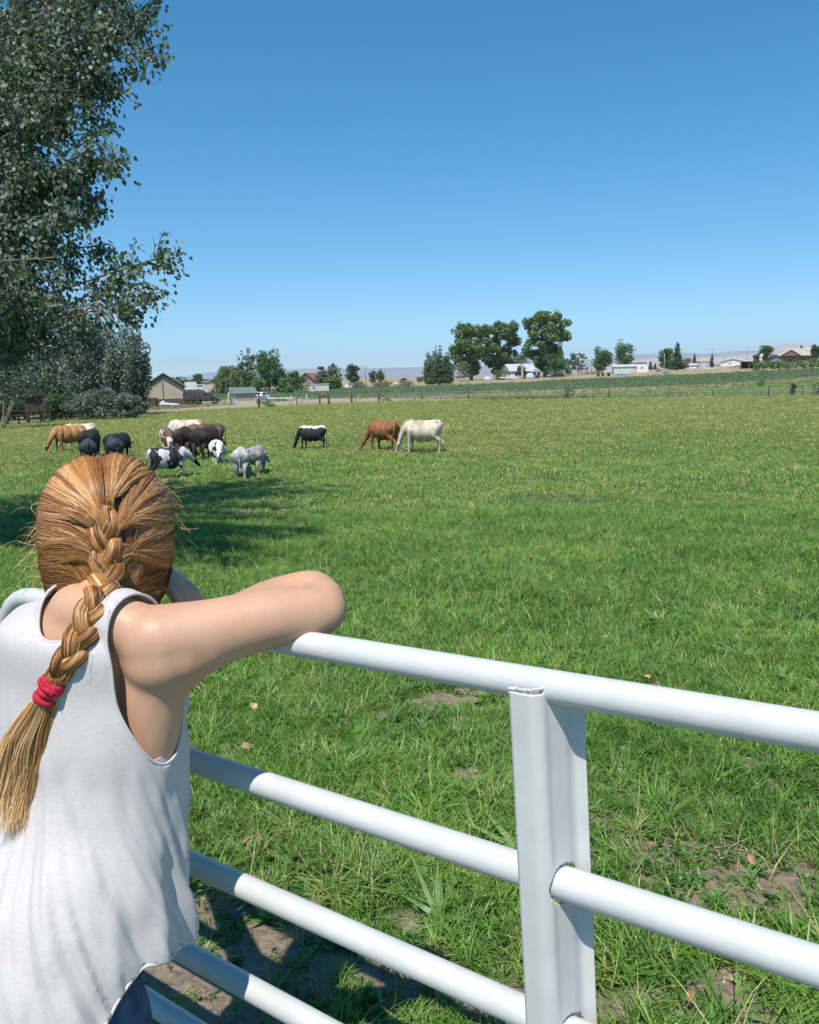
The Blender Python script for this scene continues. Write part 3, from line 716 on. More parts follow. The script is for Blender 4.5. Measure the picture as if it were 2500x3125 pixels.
ys = np.sinh(GRIDT) * .9; a_s = np.concatenate([np.linspace(-4, -.72, 36, endpoint=False), np.linspace(-.72, .72, 330), np.linspace(.72, 4, 37)[1:]])
V = np.array([(a * math.sqrt(y * y + 9), y) for y in ys for a in a_s]); V = np.column_stack([V, gz(V[:, 0], V[:, 1])])
nc, nr = len(a_s), len(ys); idx = np.arange(nc * nr).reshape(nr, nc)
Q = np.stack([idx[:-1, :-1], idx[:-1, 1:], idx[1:, 1:], idx[1:, :-1]], -1).reshape(-1, 4)
grm = mat('ground_soil_and_turf', (.1, .15, .05), .95); t = NT(grm)
ca = t('ShaderNodeAttribute', attribute_name='alb'); so_ = t('ShaderNodeAttribute', attribute_name='soil'); v = t.coords('Object')
big = t.ramp(t.noise(v, .35, 5, .6), [(.3, (.78, .80, .75)), (.7, (1.22, 1.2, 1.15))]); c1 = t.mix(1.0, ca.outputs['Color'], big, 'MULTIPLY')
fine = t.ramp(t.noise(v, 5, 6, .7), [(.3, (.6, .6, .6)), (.7, (1.4, 1.38, 1.3))]); c1 = t.mix(1.0, c1, fine, 'MULTIPLY')
streak = t.ramp(t.noise(t.coords('Object', (.012, .10, 1)), 1, 5, .65), [(.35, (.82, .84, .8)), (.65, (1.2, 1.16, 1.1))]); c1 = t.mix(.8, c1, streak, 'MULTIPLY')
soilc = t.ramp(t.noise(v, 28, 7, .68), [(.28, (.11, .080, .055)), (.5, (.27, .205, .145)), (.75, (.40, .32, .24))])
t.color(t.mix(so_.outputs['Fac'], c1, soilc)); t.bump(t.noise(v, 40, 8, .7), .9, .02)
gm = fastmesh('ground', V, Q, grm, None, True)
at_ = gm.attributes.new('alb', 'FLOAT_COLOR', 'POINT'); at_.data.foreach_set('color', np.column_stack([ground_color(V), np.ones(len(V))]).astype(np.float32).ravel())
sm_ = np.zeros(len(V)); near = (V[:, 1] > -3) & (V[:, 1] < 14) & (np.abs(V[:, 0]) < 9)
sm_[near] = soil_mask(V[near, 0], V[near, 1]) * sstep(11, 5, V[near, 1]); sm_ = np.maximum(sm_, .0)
at_ = gm.attributes.new('soil', 'FLOAT', 'POINT'); at_.data.foreach_set('value', sm_.astype(np.float32))
tag(link('ground', gm), 'rolling farm ground, green pasture near and dry fields beyond', None, None, 'structure')

# ---------------------------------------------------------------- grass and weeds: tuft meshes scattered over the ground
def leaf_mat(name, c1, c2, dry=None, tr=.32, rough=.42):
    m_ = mat(name, c1, rough); t = NT(m_); t.b.inputs['Specular IOR Level'].default_value = .42; oi = t('ShaderNodeObjectInfo')
    st = [(0, c1), (.8, c2)] + ([(.9, dry)] if dry else [])
    c = t.ramp(oi.outputs['Random'], st); c = t.mix(1.0, c, t.ramp(t.noise(t.coords('Object'), 40, 2), [(.3, (.75, .78, .7)), (.7, (1.25, 1.2, 1.1))]), 'MULTIPLY'); gp_ = t('ShaderNodeNewGeometry').outputs['Position']; c = t.mix(1.0, c, t.ramp(t.noise(gp_, .55, 5, .62), [(.32, (.80, .86, .80)), (.52, (1, 1, 1)), (.70, (1.34, 1.26, 1.10))]), 'MULTIPLY'); t.color(c)
    tl = t('ShaderNodeBsdfTranslucent'); t.l.new(c, tl.inputs[0]); mx = t('ShaderNodeMixShader'); mx.inputs[0].default_value = tr
    out = t.n['Material Output']; t.l.new(t.b.outputs[0], mx.inputs[1]); t.l.new(tl.outputs[0], mx.inputs[2]); t.l.new(mx.outputs[0], out.inputs[0]); return m_
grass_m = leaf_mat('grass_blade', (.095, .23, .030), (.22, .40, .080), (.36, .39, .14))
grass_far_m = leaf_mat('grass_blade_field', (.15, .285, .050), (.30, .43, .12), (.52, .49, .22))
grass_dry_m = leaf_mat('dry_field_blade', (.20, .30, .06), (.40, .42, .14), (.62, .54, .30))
clover_m = leaf_mat('clover_leaf', (.055, .135, .030), (.12, .24, .060))
broad_m = leaf_mat('broad_weed', (.09, .21, .040), (.17, .31, .08))
dry_m = leaf_mat('dry_stem', (.42, .34, .19), (.55, .46, .28), None, .2)
verge_m = leaf_mat('verge_weed', (.20, .20, .09), (.40, .34, .18), (.12, .16, .06), .25)
alf_m = leaf_mat('alfalfa', (.12, .195, .095), (.19, .27, .14), (.16, .17, .10), .2)
def tuft(n, h, spread, w, curve, seg=3, seed=1, flatleaf=False):
    g = np.random.default_rng(seed); vs, fs = [], []
    for _ in range(n):
        a, r0, yaw = g.uniform(0, 6.283), spread * math.sqrt(g.random()), g.uniform(0, 6.283)
        p = np.array([r0 * math.cos(a), r0 * math.sin(a), 0]); H = g.uniform(*h); W = w * g.uniform(.7, 1.3); c = curve * g.uniform(.4, 1.5)
        d = np.array([math.cos(yaw), math.sin(yaw), 0]); sd = np.array([-d[1], d[0], 0]); o = len(vs)
        for i in range(seg + 1):
            s = i / seg; lean = c * s * s * H; q = p + d * lean + np.array([0, 0, H * (s - .35 * c * s * s)])
            ww = W * ((1 - s ** 2) if not flatleaf else math.sin(math.pi * min(.08 + s * .92, 1)) ** .7) * .5
            if i == seg and not flatleaf: vs.append(q); fs.append((o + 2 * i - 2, o + 2 * i - 1, o + 2 * i))
            else:
                vs += [q - sd * ww, q + sd * ww]
                if i: fs.append((o + 2 * i - 2, o + 2 * i - 1, o + 2 * i + 1, o + 2 * i))
    return vs, fs
def tuft_obj(name, mt, *a, **k):
    vs, fs = tuft(*a, **k); me = bpy.data.meshes.new(name); me.from_pydata([tuple(p) for p in vs], [], fs); me.materials.append(mt)
    me.polygons.foreach_set('use_smooth', np.ones(len(me.polygons), bool)); return bpy.data.objects.new(name, me)
def scatter(name, label, cat, protos, pts, scl, seed, tilt=.25):
    """one stuff object: geometry nodes put a random tuft of `protos` on every point"""
    g = np.random.default_rng(seed); n = len(pts)
    cl = bpy.data.collections.new(name + '_tufts')
    for p in protos: cl.objects.link(p)
    me = bpy.data.meshes.new(name); me.vertices.add(n); me.vertices.foreach_set('co', np.asarray(pts, np.float32).ravel())
    rot = np.column_stack([g.normal(0, tilt, n), g.normal(0, tilt, n), g.uniform(0, 6.283, n)])
    a = me.attributes.new('rot', 'FLOAT_VECTOR', 'POINT'); a.data.foreach_set('vector', rot.astype(np.float32).ravel())
    a = me.attributes.new('scl', 'FLOAT', 'POINT'); a.data.foreach_set('value', np.asarray(scl, np.float32))
    a = me.attributes.new('pick', 'INT', 'POINT'); a.data.foreach_set('value', g.integers(0, len(protos), n).astype(np.int32))
    me.update(); o = link(name, me); tag(o, label, None, None, 'stuff')
    ng = bpy.data.node_groups.new(name, 'GeometryNodeTree')
    ng.interface.new_socket('Geometry', in_out='INPUT', socket_type='NodeSocketGeometry'); ng.interface.new_socket('Geometry', in_out='OUTPUT', socket_type='NodeSocketGeometry')
    N = ng.nodes.new; L = ng.links.new
    gi, go, mp, ip, ci = N('NodeGroupInput'), N('NodeGroupOutput'), N('GeometryNodeMeshToPoints'), N('GeometryNodeInstanceOnPoints'), N('GeometryNodeCollectionInfo')
    ci.inputs[0].default_value = cl; ci.inputs['Separate Children'].default_value = True; ci.inputs['Reset Children'].default_value = True
    ip.inputs['Pick Instance'].default_value = True
    def attr(nm, ty):
        x = N('GeometryNodeInputNamedAttribute'); x.data_type = ty; x.inputs[0].default_value = nm; return x.outputs[0]
    L(gi.outputs[0], mp.inputs[0]); L(mp.outputs[0], ip.inputs['Points']); L(ci.outputs[0], ip.inputs['Instance'])
    e2r = N('FunctionNodeEulerToRotation'); L(attr('rot', 'FLOAT_VECTOR'), e2r.inputs[0]); L(e2r.outputs[0], ip.inputs['Rotation'])
    L(attr('scl', 'FLOAT'), ip.inputs['Scale']); L(attr('pick', 'INT'), ip.inputs['Instance Index']); L(ip.outputs[0], go.inputs[0])
    md = o.modifiers.new('scatter', 'NODES'); md.node_group = ng; return o
def wedge(y0, y1, dens, seed, margin=.62, extra=.8):
    """uniform points over the ground between distances y0 and y1, a little wider than the view"""
    g = np.random.default_rng(seed); W1 = margin * y1 + extra; n = int(dens * (y1 - y0) * 2 * W1)
    x = g.uniform(-W1, W1, n); y = g.uniform(y0, y1, n); k = np.abs(x) < margin * y + extra; x, y = x[k], y[k]
    return np.column_stack([x, y, gz(x, y)])
def keep(P, prob, seed=5): return P[np.random.default_rng(seed).random(len(P)) < prob]
def nzv(P, s, z=0.): return np.array([noise.noise(Vector((float(a) * s, float(b_) * s, z))) for a, b_ in P[:, :2]])
G = np.random.default_rng(21)
# near lawn
P1 = wedge(1.0, 6.0, 1500, 1); P1 = keep(P1, (1 - .93 * soil_mask(P1[:, 0], P1[:, 1])) * (.75 + .6 * nzv(P1, 1.1)))
P2 = wedge(6.0, 15.0, 520, 2); P2 = keep(P2, .85 + .5 * nzv(P2, .8))
lawn = [tuft_obj('grass_tuft', grass_m, 12, (.03, .075), .035, .0042, .8, 3, s) for s in (1, 2, 3)] + [tuft_obj('grass_tuft', grass_m, 10, (.05, .11), .03, .005, 1.1, 3, s) for s in (4, 5)]
Pn = np.vstack([P1, P2]); sc = (.85 + .5 * (nzv(Pn, .6, 4) + .35)) * G.uniform(.7, 1.3, len(Pn)) * np.interp(Pn[:, 1], [0, 4, 8, 15], [.85, 1, 1.25, 1.45])
scatter('pasture_grass', 'short lush green grass of the pasture just behind the gate', 'grass', lawn, Pn, sc, 31)
P3 = wedge(15, 46, 85, 3); P3 = keep(P3, .85 + .7 * nzv(P3, .35)); P4 = wedge(46, 108, 16, 4)
def inside(P):
    px, py = proj_np(P); return P[py > pl(E1, px) + 1.0]
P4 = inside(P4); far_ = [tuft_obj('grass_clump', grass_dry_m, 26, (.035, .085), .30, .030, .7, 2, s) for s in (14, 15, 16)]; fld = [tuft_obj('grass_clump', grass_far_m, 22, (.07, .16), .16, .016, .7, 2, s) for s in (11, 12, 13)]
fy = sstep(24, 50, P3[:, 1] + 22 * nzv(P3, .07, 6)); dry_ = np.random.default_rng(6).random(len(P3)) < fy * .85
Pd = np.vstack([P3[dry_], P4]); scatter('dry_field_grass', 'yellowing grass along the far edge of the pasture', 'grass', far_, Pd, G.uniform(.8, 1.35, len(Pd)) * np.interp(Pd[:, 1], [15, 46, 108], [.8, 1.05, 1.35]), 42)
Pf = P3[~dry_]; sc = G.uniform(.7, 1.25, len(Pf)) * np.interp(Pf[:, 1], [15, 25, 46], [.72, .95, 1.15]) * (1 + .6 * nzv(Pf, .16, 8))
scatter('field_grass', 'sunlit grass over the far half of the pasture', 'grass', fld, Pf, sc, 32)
# clover and small weeds between the grass
P5 = wedge(1.0, 8.0, 900, 5); P5 = keep(P5, np.clip(.42 + 1.2 * nzv(P5, 1.7, 7), 0, 1) * (1 - .8 * soil_mask(P5[:, 0], P5[:, 1])))
clv = [tuft_obj('clover_patch', clover_m, 13, (.014, .035), .035, .013, 1.3, 2, s, True) for s in (21, 22, 23)]
scatter('clover', 'low clover and small weeds growing through the turf', 'clover', clv, P5, G.uniform(.7, 1.35, len(P5)), 33, .3)
# long tussocks: mostly in a loose belt just behind the gate
P6 = wedge(1.4, 5.5, 34, 6); o_ = (P6[:, 0] - GA[0]) * GN[0] + (P6[:, 1] - GA[1]) * GN[1]
P6 = keep(P6, np.clip(np.exp(-((o_ - 1.1) / .8) ** 2) * (.5 + 1.6 * nzv(P6, 1.2, 2)), .02, 1) * (1 - .6 * soil_mask(P6[:, 0], P6[:, 1])))
ex = []
for px_, py_, r_, n_ in ((1090, 2660, .12, 26), (1250, 2560, .15, 26), (1450, 2520, .15, 20), (1000, 2330, .12, 12), (1950, 2300, .3, 40), (2250, 2300, .3, 40), (2000, 2500, .15, 20), (1900, 2260, .2, 20), (950, 2200, .4, 26), (700, 2200, .3, 18), (1640, 3000, .05, 4), (2200, 2900, .12, 14), (2400, 2600, .2, 22), (1950, 2950, .1, 6), (740, 2760, .03, 4)):
    c = ground_hit(px_, py_)
    for _ in range(n_): x, y = c[0] + G.normal(0, r_), c[1] + G.normal(0, r_ * .8); ex.append((x, y, float(gz(x, y))))
P6 = np.vstack([P6, ex]); tall = [tuft_obj('long_grass', grass_m, 26, (.10, .23), .03, .0055, 1.0, 4, s) for s in (31, 32)] + [tuft_obj('long_grass', grass_m, 18, (.06, .13), .03, .007, 1.2, 4, 33)]
scatter('long_grass', 'longer grass tussocks in the belt behind the gate', 'grass', tall, P6, G.uniform(.5, 1.05, len(P6)), 34)
# broad-leaved weeds
P7 = wedge(1.3, 6.5, 26, 7); P7 = keep(P7, np.clip(.30 + .9 * nzv(P7, 1.3, 5), .03, 1))
brd = [tuft_obj('leaf_rosette', broad_m, 9, (.06, .12), .012, .026, 1.5, 4, s, True) for s in (41, 42)] + [tuft_obj('leaf_rosette', broad_m, 8, (.09, .15), .012, .018, 1.3, 4, 43, True)]
scatter('broadleaf_weeds', 'broad leaved weeds scattered among the grass', 'weeds', brd, P7, G.uniform(.45, .95, len(P7)), 35)
# straw-coloured stems
P8 = wedge(1.5, 14.0, 2.6, 8); ex = []
for px_, py_, r_, n_ in ((1215, 2700, .10, 26), (2440, 1590, .5, 40), (1480, 1480, .6, 24), (1250, 1620, .5, 14), (2300, 1560, .8, 26), (1800, 1650, .8, 14), (1850, 1480, 1.2, 20), (1990, 2560, .12, 6), (2250, 2600, .2, 6)):
    c = ground_hit(px_, py_)
    for _ in range(n_): x, y = c[0] + G.normal(0, r_), c[1] + G.normal(0, r_ * .8); ex.append((x, y, float(gz(x, y))))
P8 = np.vstack([P8, ex]); dst = [tuft_obj('dry_stems', dry_m, 7, (.09, .24), .04, .0032, .9, 3, s) for s in (51, 52)]
scatter('dry_stems', 'pale dry grass stems standing in the turf', 'stems', dst, P8, G.uniform(.6, 1.2, len(P8)), 36, .35)
# little dead bits on the bare soil
P9 = wedge(1.2, 3.6, 900, 9); P9 = keep(P9, np.clip(soil_mask(P9[:, 0], P9[:, 1]) - .15, 0, 1) * .55)
scatter('soil_litter', 'straw bits and small leaves lying on the bare soil', 'litter', [tuft_obj('straw_bits', dry_m, 5, (.004, .012), .03, .004, 4.0, 2, 61), tuft_obj('weed_sprout', clover_m, 6, (.01, .03), .02, .010, 1.2, 2, 62, True)], P9, G.uniform(.6, 1.3, len(P9)), 37, .8)
# verge weeds beyond the pasture and along the road, alfalfa behind them
def between(lo, hi, y0, y1, dens, seed, pad=0.0):
    P = wedge(y0, y1, dens, seed, .54, 1); px, py = proj_np(P); return P[(py < pl(lo, px) - pad) & (py > pl(hi, px))], px[(py < pl(lo, px) - pad) & (py > pl(hi, px))]
vg = [tuft_obj('verge_clump', verge_m, 26, (.25, .6), .35, .035, .6, 2, s) for s in (71, 72)]
Pv, pxv = between(ED, [(a, b_ - 9) for a, b_ in ED], 50, 170, 2.2, 10); Pv = keep(Pv, np.clip(.25 + 1.6 * nzv(Pv, .12, 3), .03, 1))
Pw, _ = between(EA, [(a, b_ - 3) for a, b_ in EA], 60, 200, .8, 12)
Pz, _ = between([(1350, 1208), (1700, 1206), (2100, 1188), (2500, 1162)], [(1350, 1200), (1700, 1196), (2100, 1178), (2500, 1152)], 90, 260, .5, 13); Pz = Pz[Pz[:, 0] > 6]
Py, _ = between(EB, [(a, b_ - 5) for a, b_ in EB], 120, 330, .30, 14); Py = keep(Py, np.clip(.3 + 1.2 * nzv(Py, .06, 3), .03, 1))
Pv = np.vstack([Pv, Pw, Pz, Py]); scatter('verge_weeds', 'straw coloured weeds along the dirt road and field edges', 'weeds', vg, Pv, G.uniform(.5, 1.1, len(Pv)) * np.interp(Pv[:, 1], [50, 300], [.8, 1.5]), 38)
al = [tuft_obj('alfalfa_clump', alf_m, 26, (.2, .42), .5, .05, .5, 2, s) for s in (81, 82)]
Pa, _ = between(EA, EB, 70, 300, 1.0, 15); scatter('alfalfa_crop', 'blue green alfalfa crop beyond the pasture fence', 'crop', al, Pa, G.uniform(.7, 1.3, len(Pa)) * np.interp(Pa[:, 1], [70, 300], [.9, 1.6]), 39)
gm_ = [tuft_obj('meadow_clump', grass_far_m, 24, (.12, .28), .45, .04, .5, 2, s) for s in (91, 92)]
Pm, _ = between(ED, [(1350, 1208), (1700, 1206), (2100, 1188), (2500, 1162)], 80, 200, .9, 16); Pm = Pm[Pm[:, 0] > 9]
scatter('meadow_grass', 'low green growth between the wire fence and the tan strip', 'grass', gm_, Pm, G.uniform(.7, 1.3, len(Pm)) * np.interp(Pm[:, 1], [70, 300], [.9, 1.6]), 40)
# yellow-green growth around the buildings at the left
Pb, _ = between([(0, 1262), (560, 1226), (640, 1224), (700, 1215)], [(0, 1215), (560, 1196), (700, 1192)], 70, 260, .5, 17); Pb = Pb[Pb[:, 0] < -12]; Pb = keep(Pb, np.clip(.4 + 1.6 * nzv(Pb, .07, 3), .03, 1))
scatter('yard_weeds', 'green and yellow weeds around the barn and truck', 'weeds', gm_[:1] + vg[:1], Pb, G.uniform(.6, 1.2, len(Pb)), 41)
# ================================================================ trees
def foliage(name, c1, c2, tr=.25, under=None, rough=.5):
    m_ = mat(name, c1, rough); t = NT(m_); a = t('ShaderNodeAttribute', attribute_name='tone')
    c = t.ramp(a.outputs['Fac'], [(0, c1), (1, c2)])
    if under is not None:
        ge = t('ShaderNodeNewGeometry'); c = t.mix(ge.outputs['Backfacing'], c, under)
    t.color(c); tl = t('ShaderNodeBsdfTranslucent'); t.l.new(c, tl.inputs[0]); mx = t('ShaderNodeMixShader'); mx.inputs[0].default_value = tr
    out = t.n['Material Output']; t.l.new(t.b.outputs[0], mx.inputs[1]); t.l.new(tl.outputs[0], mx.inputs[2]); t.l.new(mx.outputs[0], out.inputs[0]); return m_
bark = noisy('bark', (.16, .125, .095), (.30, .25, .20), 3, .9, 6, .6, 12, .03); barkl = noisy('pale_bark', (.30, .27, .23), (.48, .44, .39), 3, .9, 6, .5, 12, .03)
LV = dict(poplar=foliage('poplar_leaf', (.045, .095, .030), (.10, .17, .060), .2, (.15, .20, .14)),
          silver=foliage('silver_poplar_leaf', (.055, .095, .050), (.13, .175, .105), .2, (.24, .28, .23)),
          cotton=foliage('cottonwood_leaf', (.080, .145, .036), (.17, .25, .075)), dark=foliage('dark_leaf', (.035, .080, .024), (.075, .14, .040)),
          round=foliage('elm_leaf', (.050, .115, .026), (.10, .19, .045)), willow=foliage('willow_leaf', (.13, .175, .060), (.20, .245, .09)),
          bush=foliage('bush_leaf', (.085, .165, .034), (.16, .26, .060)), sage=foliage('sage_leaf', (.17, .175, .125), (.27, .265, .20)), thin=foliage('thin_leaf', (.10, .12, .06), (.20, .21, .13)))
def cards(C_, N_, S_, g, elong=1.0, mt=None, name='crown', upright=0.0):
    """one small bent leaf spray per point"""
    n = len(C_); a = g.normal(0, 1, (n, 3)); a[:, 2] += upright; u = np.cross(N_, a); u /= np.linalg.norm(u, axis=1)[:, None] + 1e-9; w = np.cross(N_, u)
    if upright: w, u = u * 0 + unit([0, 0, 1.0]), u
    s = S_[:, None]; u = u * s * .5; w = w * s * .5 * elong; N2 = N_ * s * .16
    V_ = np.stack([C_ - w, C_ + u * 1.0 - w * .15 + N2, C_ + w, C_ - u * .9 + w * .2 + N2], 1).reshape(-1, 3)
    k = np.arange(n)[:, None] * 4; F3 = np.vstack([np.hstack([k, k + 1, k + 2]), np.hstack([k, k + 2, k + 3])])
    me = fastmesh(name, V_, F3, mt); at_ = me.attributes.new('tone', 'FLOAT', 'POINT'); at_.data.foreach_set('value', np.repeat(g.random(n), 4).astype(np.float32)); return me
def lobes_for(kind, g):
    L_ = []
    if kind in ('round', 'bush', 'sage', 'dark'):
        for _ in range(26): 
            a, r, z = g.uniform(0, 6.28), .34 * math.sqrt(g.random()), g.uniform(.10 if kind in ('bush', 'sage') else .16, .88)
            r *= math.sqrt(max(.1, 1 - ((z - .55) / .5) ** 2)); L_.append((r * math.cos(a), r * math.sin(a), z, g.uniform(.13, .20), g.uniform(.09, .15)))
    elif kind == 'cotton':
        for _ in range(95):
            z = g.uniform(.12, .93); R_ = .44 * math.sqrt(max(.10, 1 - ((z - .66) / .50) ** 2)); a = g.uniform(0, 6.28); r = R_ * math.sqrt(g.random())
            L_.append((r * math.cos(a), r * math.sin(a), z, g.uniform(.055, .105), g.uniform(.045, .085)))
    elif kind in ('poplar', 'silver'):
        for _ in range(22):
            a, r = g.uniform(0, 6.28), .42 * math.sqrt(g.random()); top = 1 - .42 * (r / .42) ** 1.6 - g.uniform(0, .14); 
            for z in np.arange(.10, top, .085): L_.append((r * math.cos(a) * (.7 + .4 * z), r * math.sin(a) * (.7 + .4 * z), z, g.uniform(.06, .11) * (1.15 - .7 * (z / top) ** 3), .07))
    elif kind == 'willow':
        for _ in range(16):
            a, r = g.uniform(0, 6.28), .36 * math.sqrt(g.random()); z1 = .95 - .45 * (r / .36) ** 2
            for z in np.arange(.12, z1, .12): L_.append((r * math.cos(a), r * math.sin(a), z, .10, .10))
    elif kind == 'conifer':
        for z in np.arange(.08, .97, .07):
            for _ in range(4): a = g.uniform(0, 6.28); r = .36 * (1 - z) * g.random(); L_.append((r * math.cos(a), r * math.sin(a), z, .20 * (1 - z) + .05, .06))
    elif kind == 'thin':
        for _ in range(60): a, r = g.uniform(0, 6.28), .42 * math.sqrt(g.random()); L_.append((r * math.cos(a), r * math.sin(a), g.uniform(.2, .95) * (1 - .3 * r), g.uniform(.05, .12), .06))
    return L_
def tree(nm, label, px, d, h, w, kind, n=2600, s=.42, seed=1, cat='tree', grp='trees and bushes around the fields', mt=None, trunk=True, dz=0.0, bk=None, trunk_r=None, lean=0.0):
    g = np.random.default_rng(seed); p = gp(px, d, dz); e = empty(nm, tuple(p), 0, label, cat, grp); Ls = lobes_for(kind, g)
    Ls = np.array(Ls); vol = Ls[:, 3] ** 2 * Ls[:, 4]; pick = g.choice(len(Ls), n, p=vol / vol.sum()); L_ = Ls[pick]
    dv = g.normal(0, 1, (n, 3)); dv /= np.linalg.norm(dv, axis=1)[:, None]; rad = g.random(n) ** .38
    C_ = L_[:, :3] * [w, w, h] + dv * rad[:, None] * np.column_stack([L_[:, 3] * w, L_[:, 3] * w, L_[:, 4] * h * (1.0 if kind != 'conifer' else .8)]) * 1.12
    C_[:, 0] += lean * C_[:, 2]; C_[:, 2] = np.maximum(C_[:, 2], .05)
    N_ = dv * .8 + g.normal(0, .75, (n, 3)) + [0, 0, .25]; N_ /= np.linalg.norm(N_, axis=1)[:, None]
    S_ = s * g.uniform(.55, 1.3, n); el = 2.6 if kind == 'willow' else 1.35
    me = cards(C_, N_, S_, g, el, mt or LV.get(kind, LV['round']), 'crown', 3.0 if kind == 'willow' else 0)
    link('crown', me, e)
    if trunk:
        k = MB(); r0 = trunk_r or .028 * h * (1.3 if kind == 'cotton' else 1); T0 = cr([(0, 0, -.2), (.01 * w + lean * h * .15, 0, h * .2), (-.02 * w + lean * h * .45, .0, h * .48), (lean * h * .7, 0, h * .72)], 4); k.tube(T0, np.linspace(r0, r0 * .35, len(T0)), 9)
        idx_ = g.choice(len(Ls), min(len(Ls), 13), replace=False)
        for i in idx_:
            tgt = Ls[i][:3] * [w, w, h] + np.array([lean * Ls[i][2] * h, 0, 0]); z0 = min(tgt[2] * .55, h * .5); b0 = np.array([lean * z0, 0, z0])
            k.tube(cr([b0, (b0 + tgt) / 2 + [0, 0, -.04 * h], tgt], 3), np.linspace(r0 * .42, r0 * .10, 7), 6)
        k.build('trunk', bk or bark, e)
    return e
# --- the grove at the left, about 100 m off
GRV = 'poplars of the grove beside the barn'
for i, (px_, d_, h_, w_, kd, lb) in enumerate(((30, 104, 12.5, 9.5, 'silver', 'silvery poplar at the left end of the grove behind the timber pen'), (125, 110, 13.5, 9.5, 'silver', 'silvery poplar behind the red brown shed'),
        (215, 104, 15.2, 9, 'silver', 'silvery poplar left of the tallest one in the grove'), (280, 100, 16.2, 8.5, 'silver', 'tallest silvery poplar in the middle of the grove'), (350, 106, 15.2, 8.5, 'silver', 'silvery poplar right of the tallest one in the grove'), (388, 98, 12.6, 6.6, 'silver', 'leaning silvery poplar at the right edge of the grove by the barn'))):
    tree('poplar_tree', lb, px_, d_, h_, w_, kd, 9500, .27, 100 + i, 'tree', GRV, bk=barkl, trunk_r=.16, lean=.10 if i == 5 else 0)
for i, (px_, d_, h_, w_, lb) in enumerate(((180, 92, 3.4, 6.5, 'dark low thicket under the poplars right of the shed'), (265, 90, 3.2, 6.0, 'dense low growth under the tallest poplar'), (345, 89, 3.6, 5.5, 'grey green bush in front of the grove'), (398, 88, 2.8, 3.6, 'grey green bush by the corner of the barn'), (20, 100, 3.6, 6.5, 'dark low thicket at the left edge behind the pen'))):
    tree('thicket_bush', lb, px_, d_, h_, w_, 'bush', 2400, .22, 130 + i, 'bush', None, LV['silver'] if i in (1, 2, 3) else LV['dark'], False)
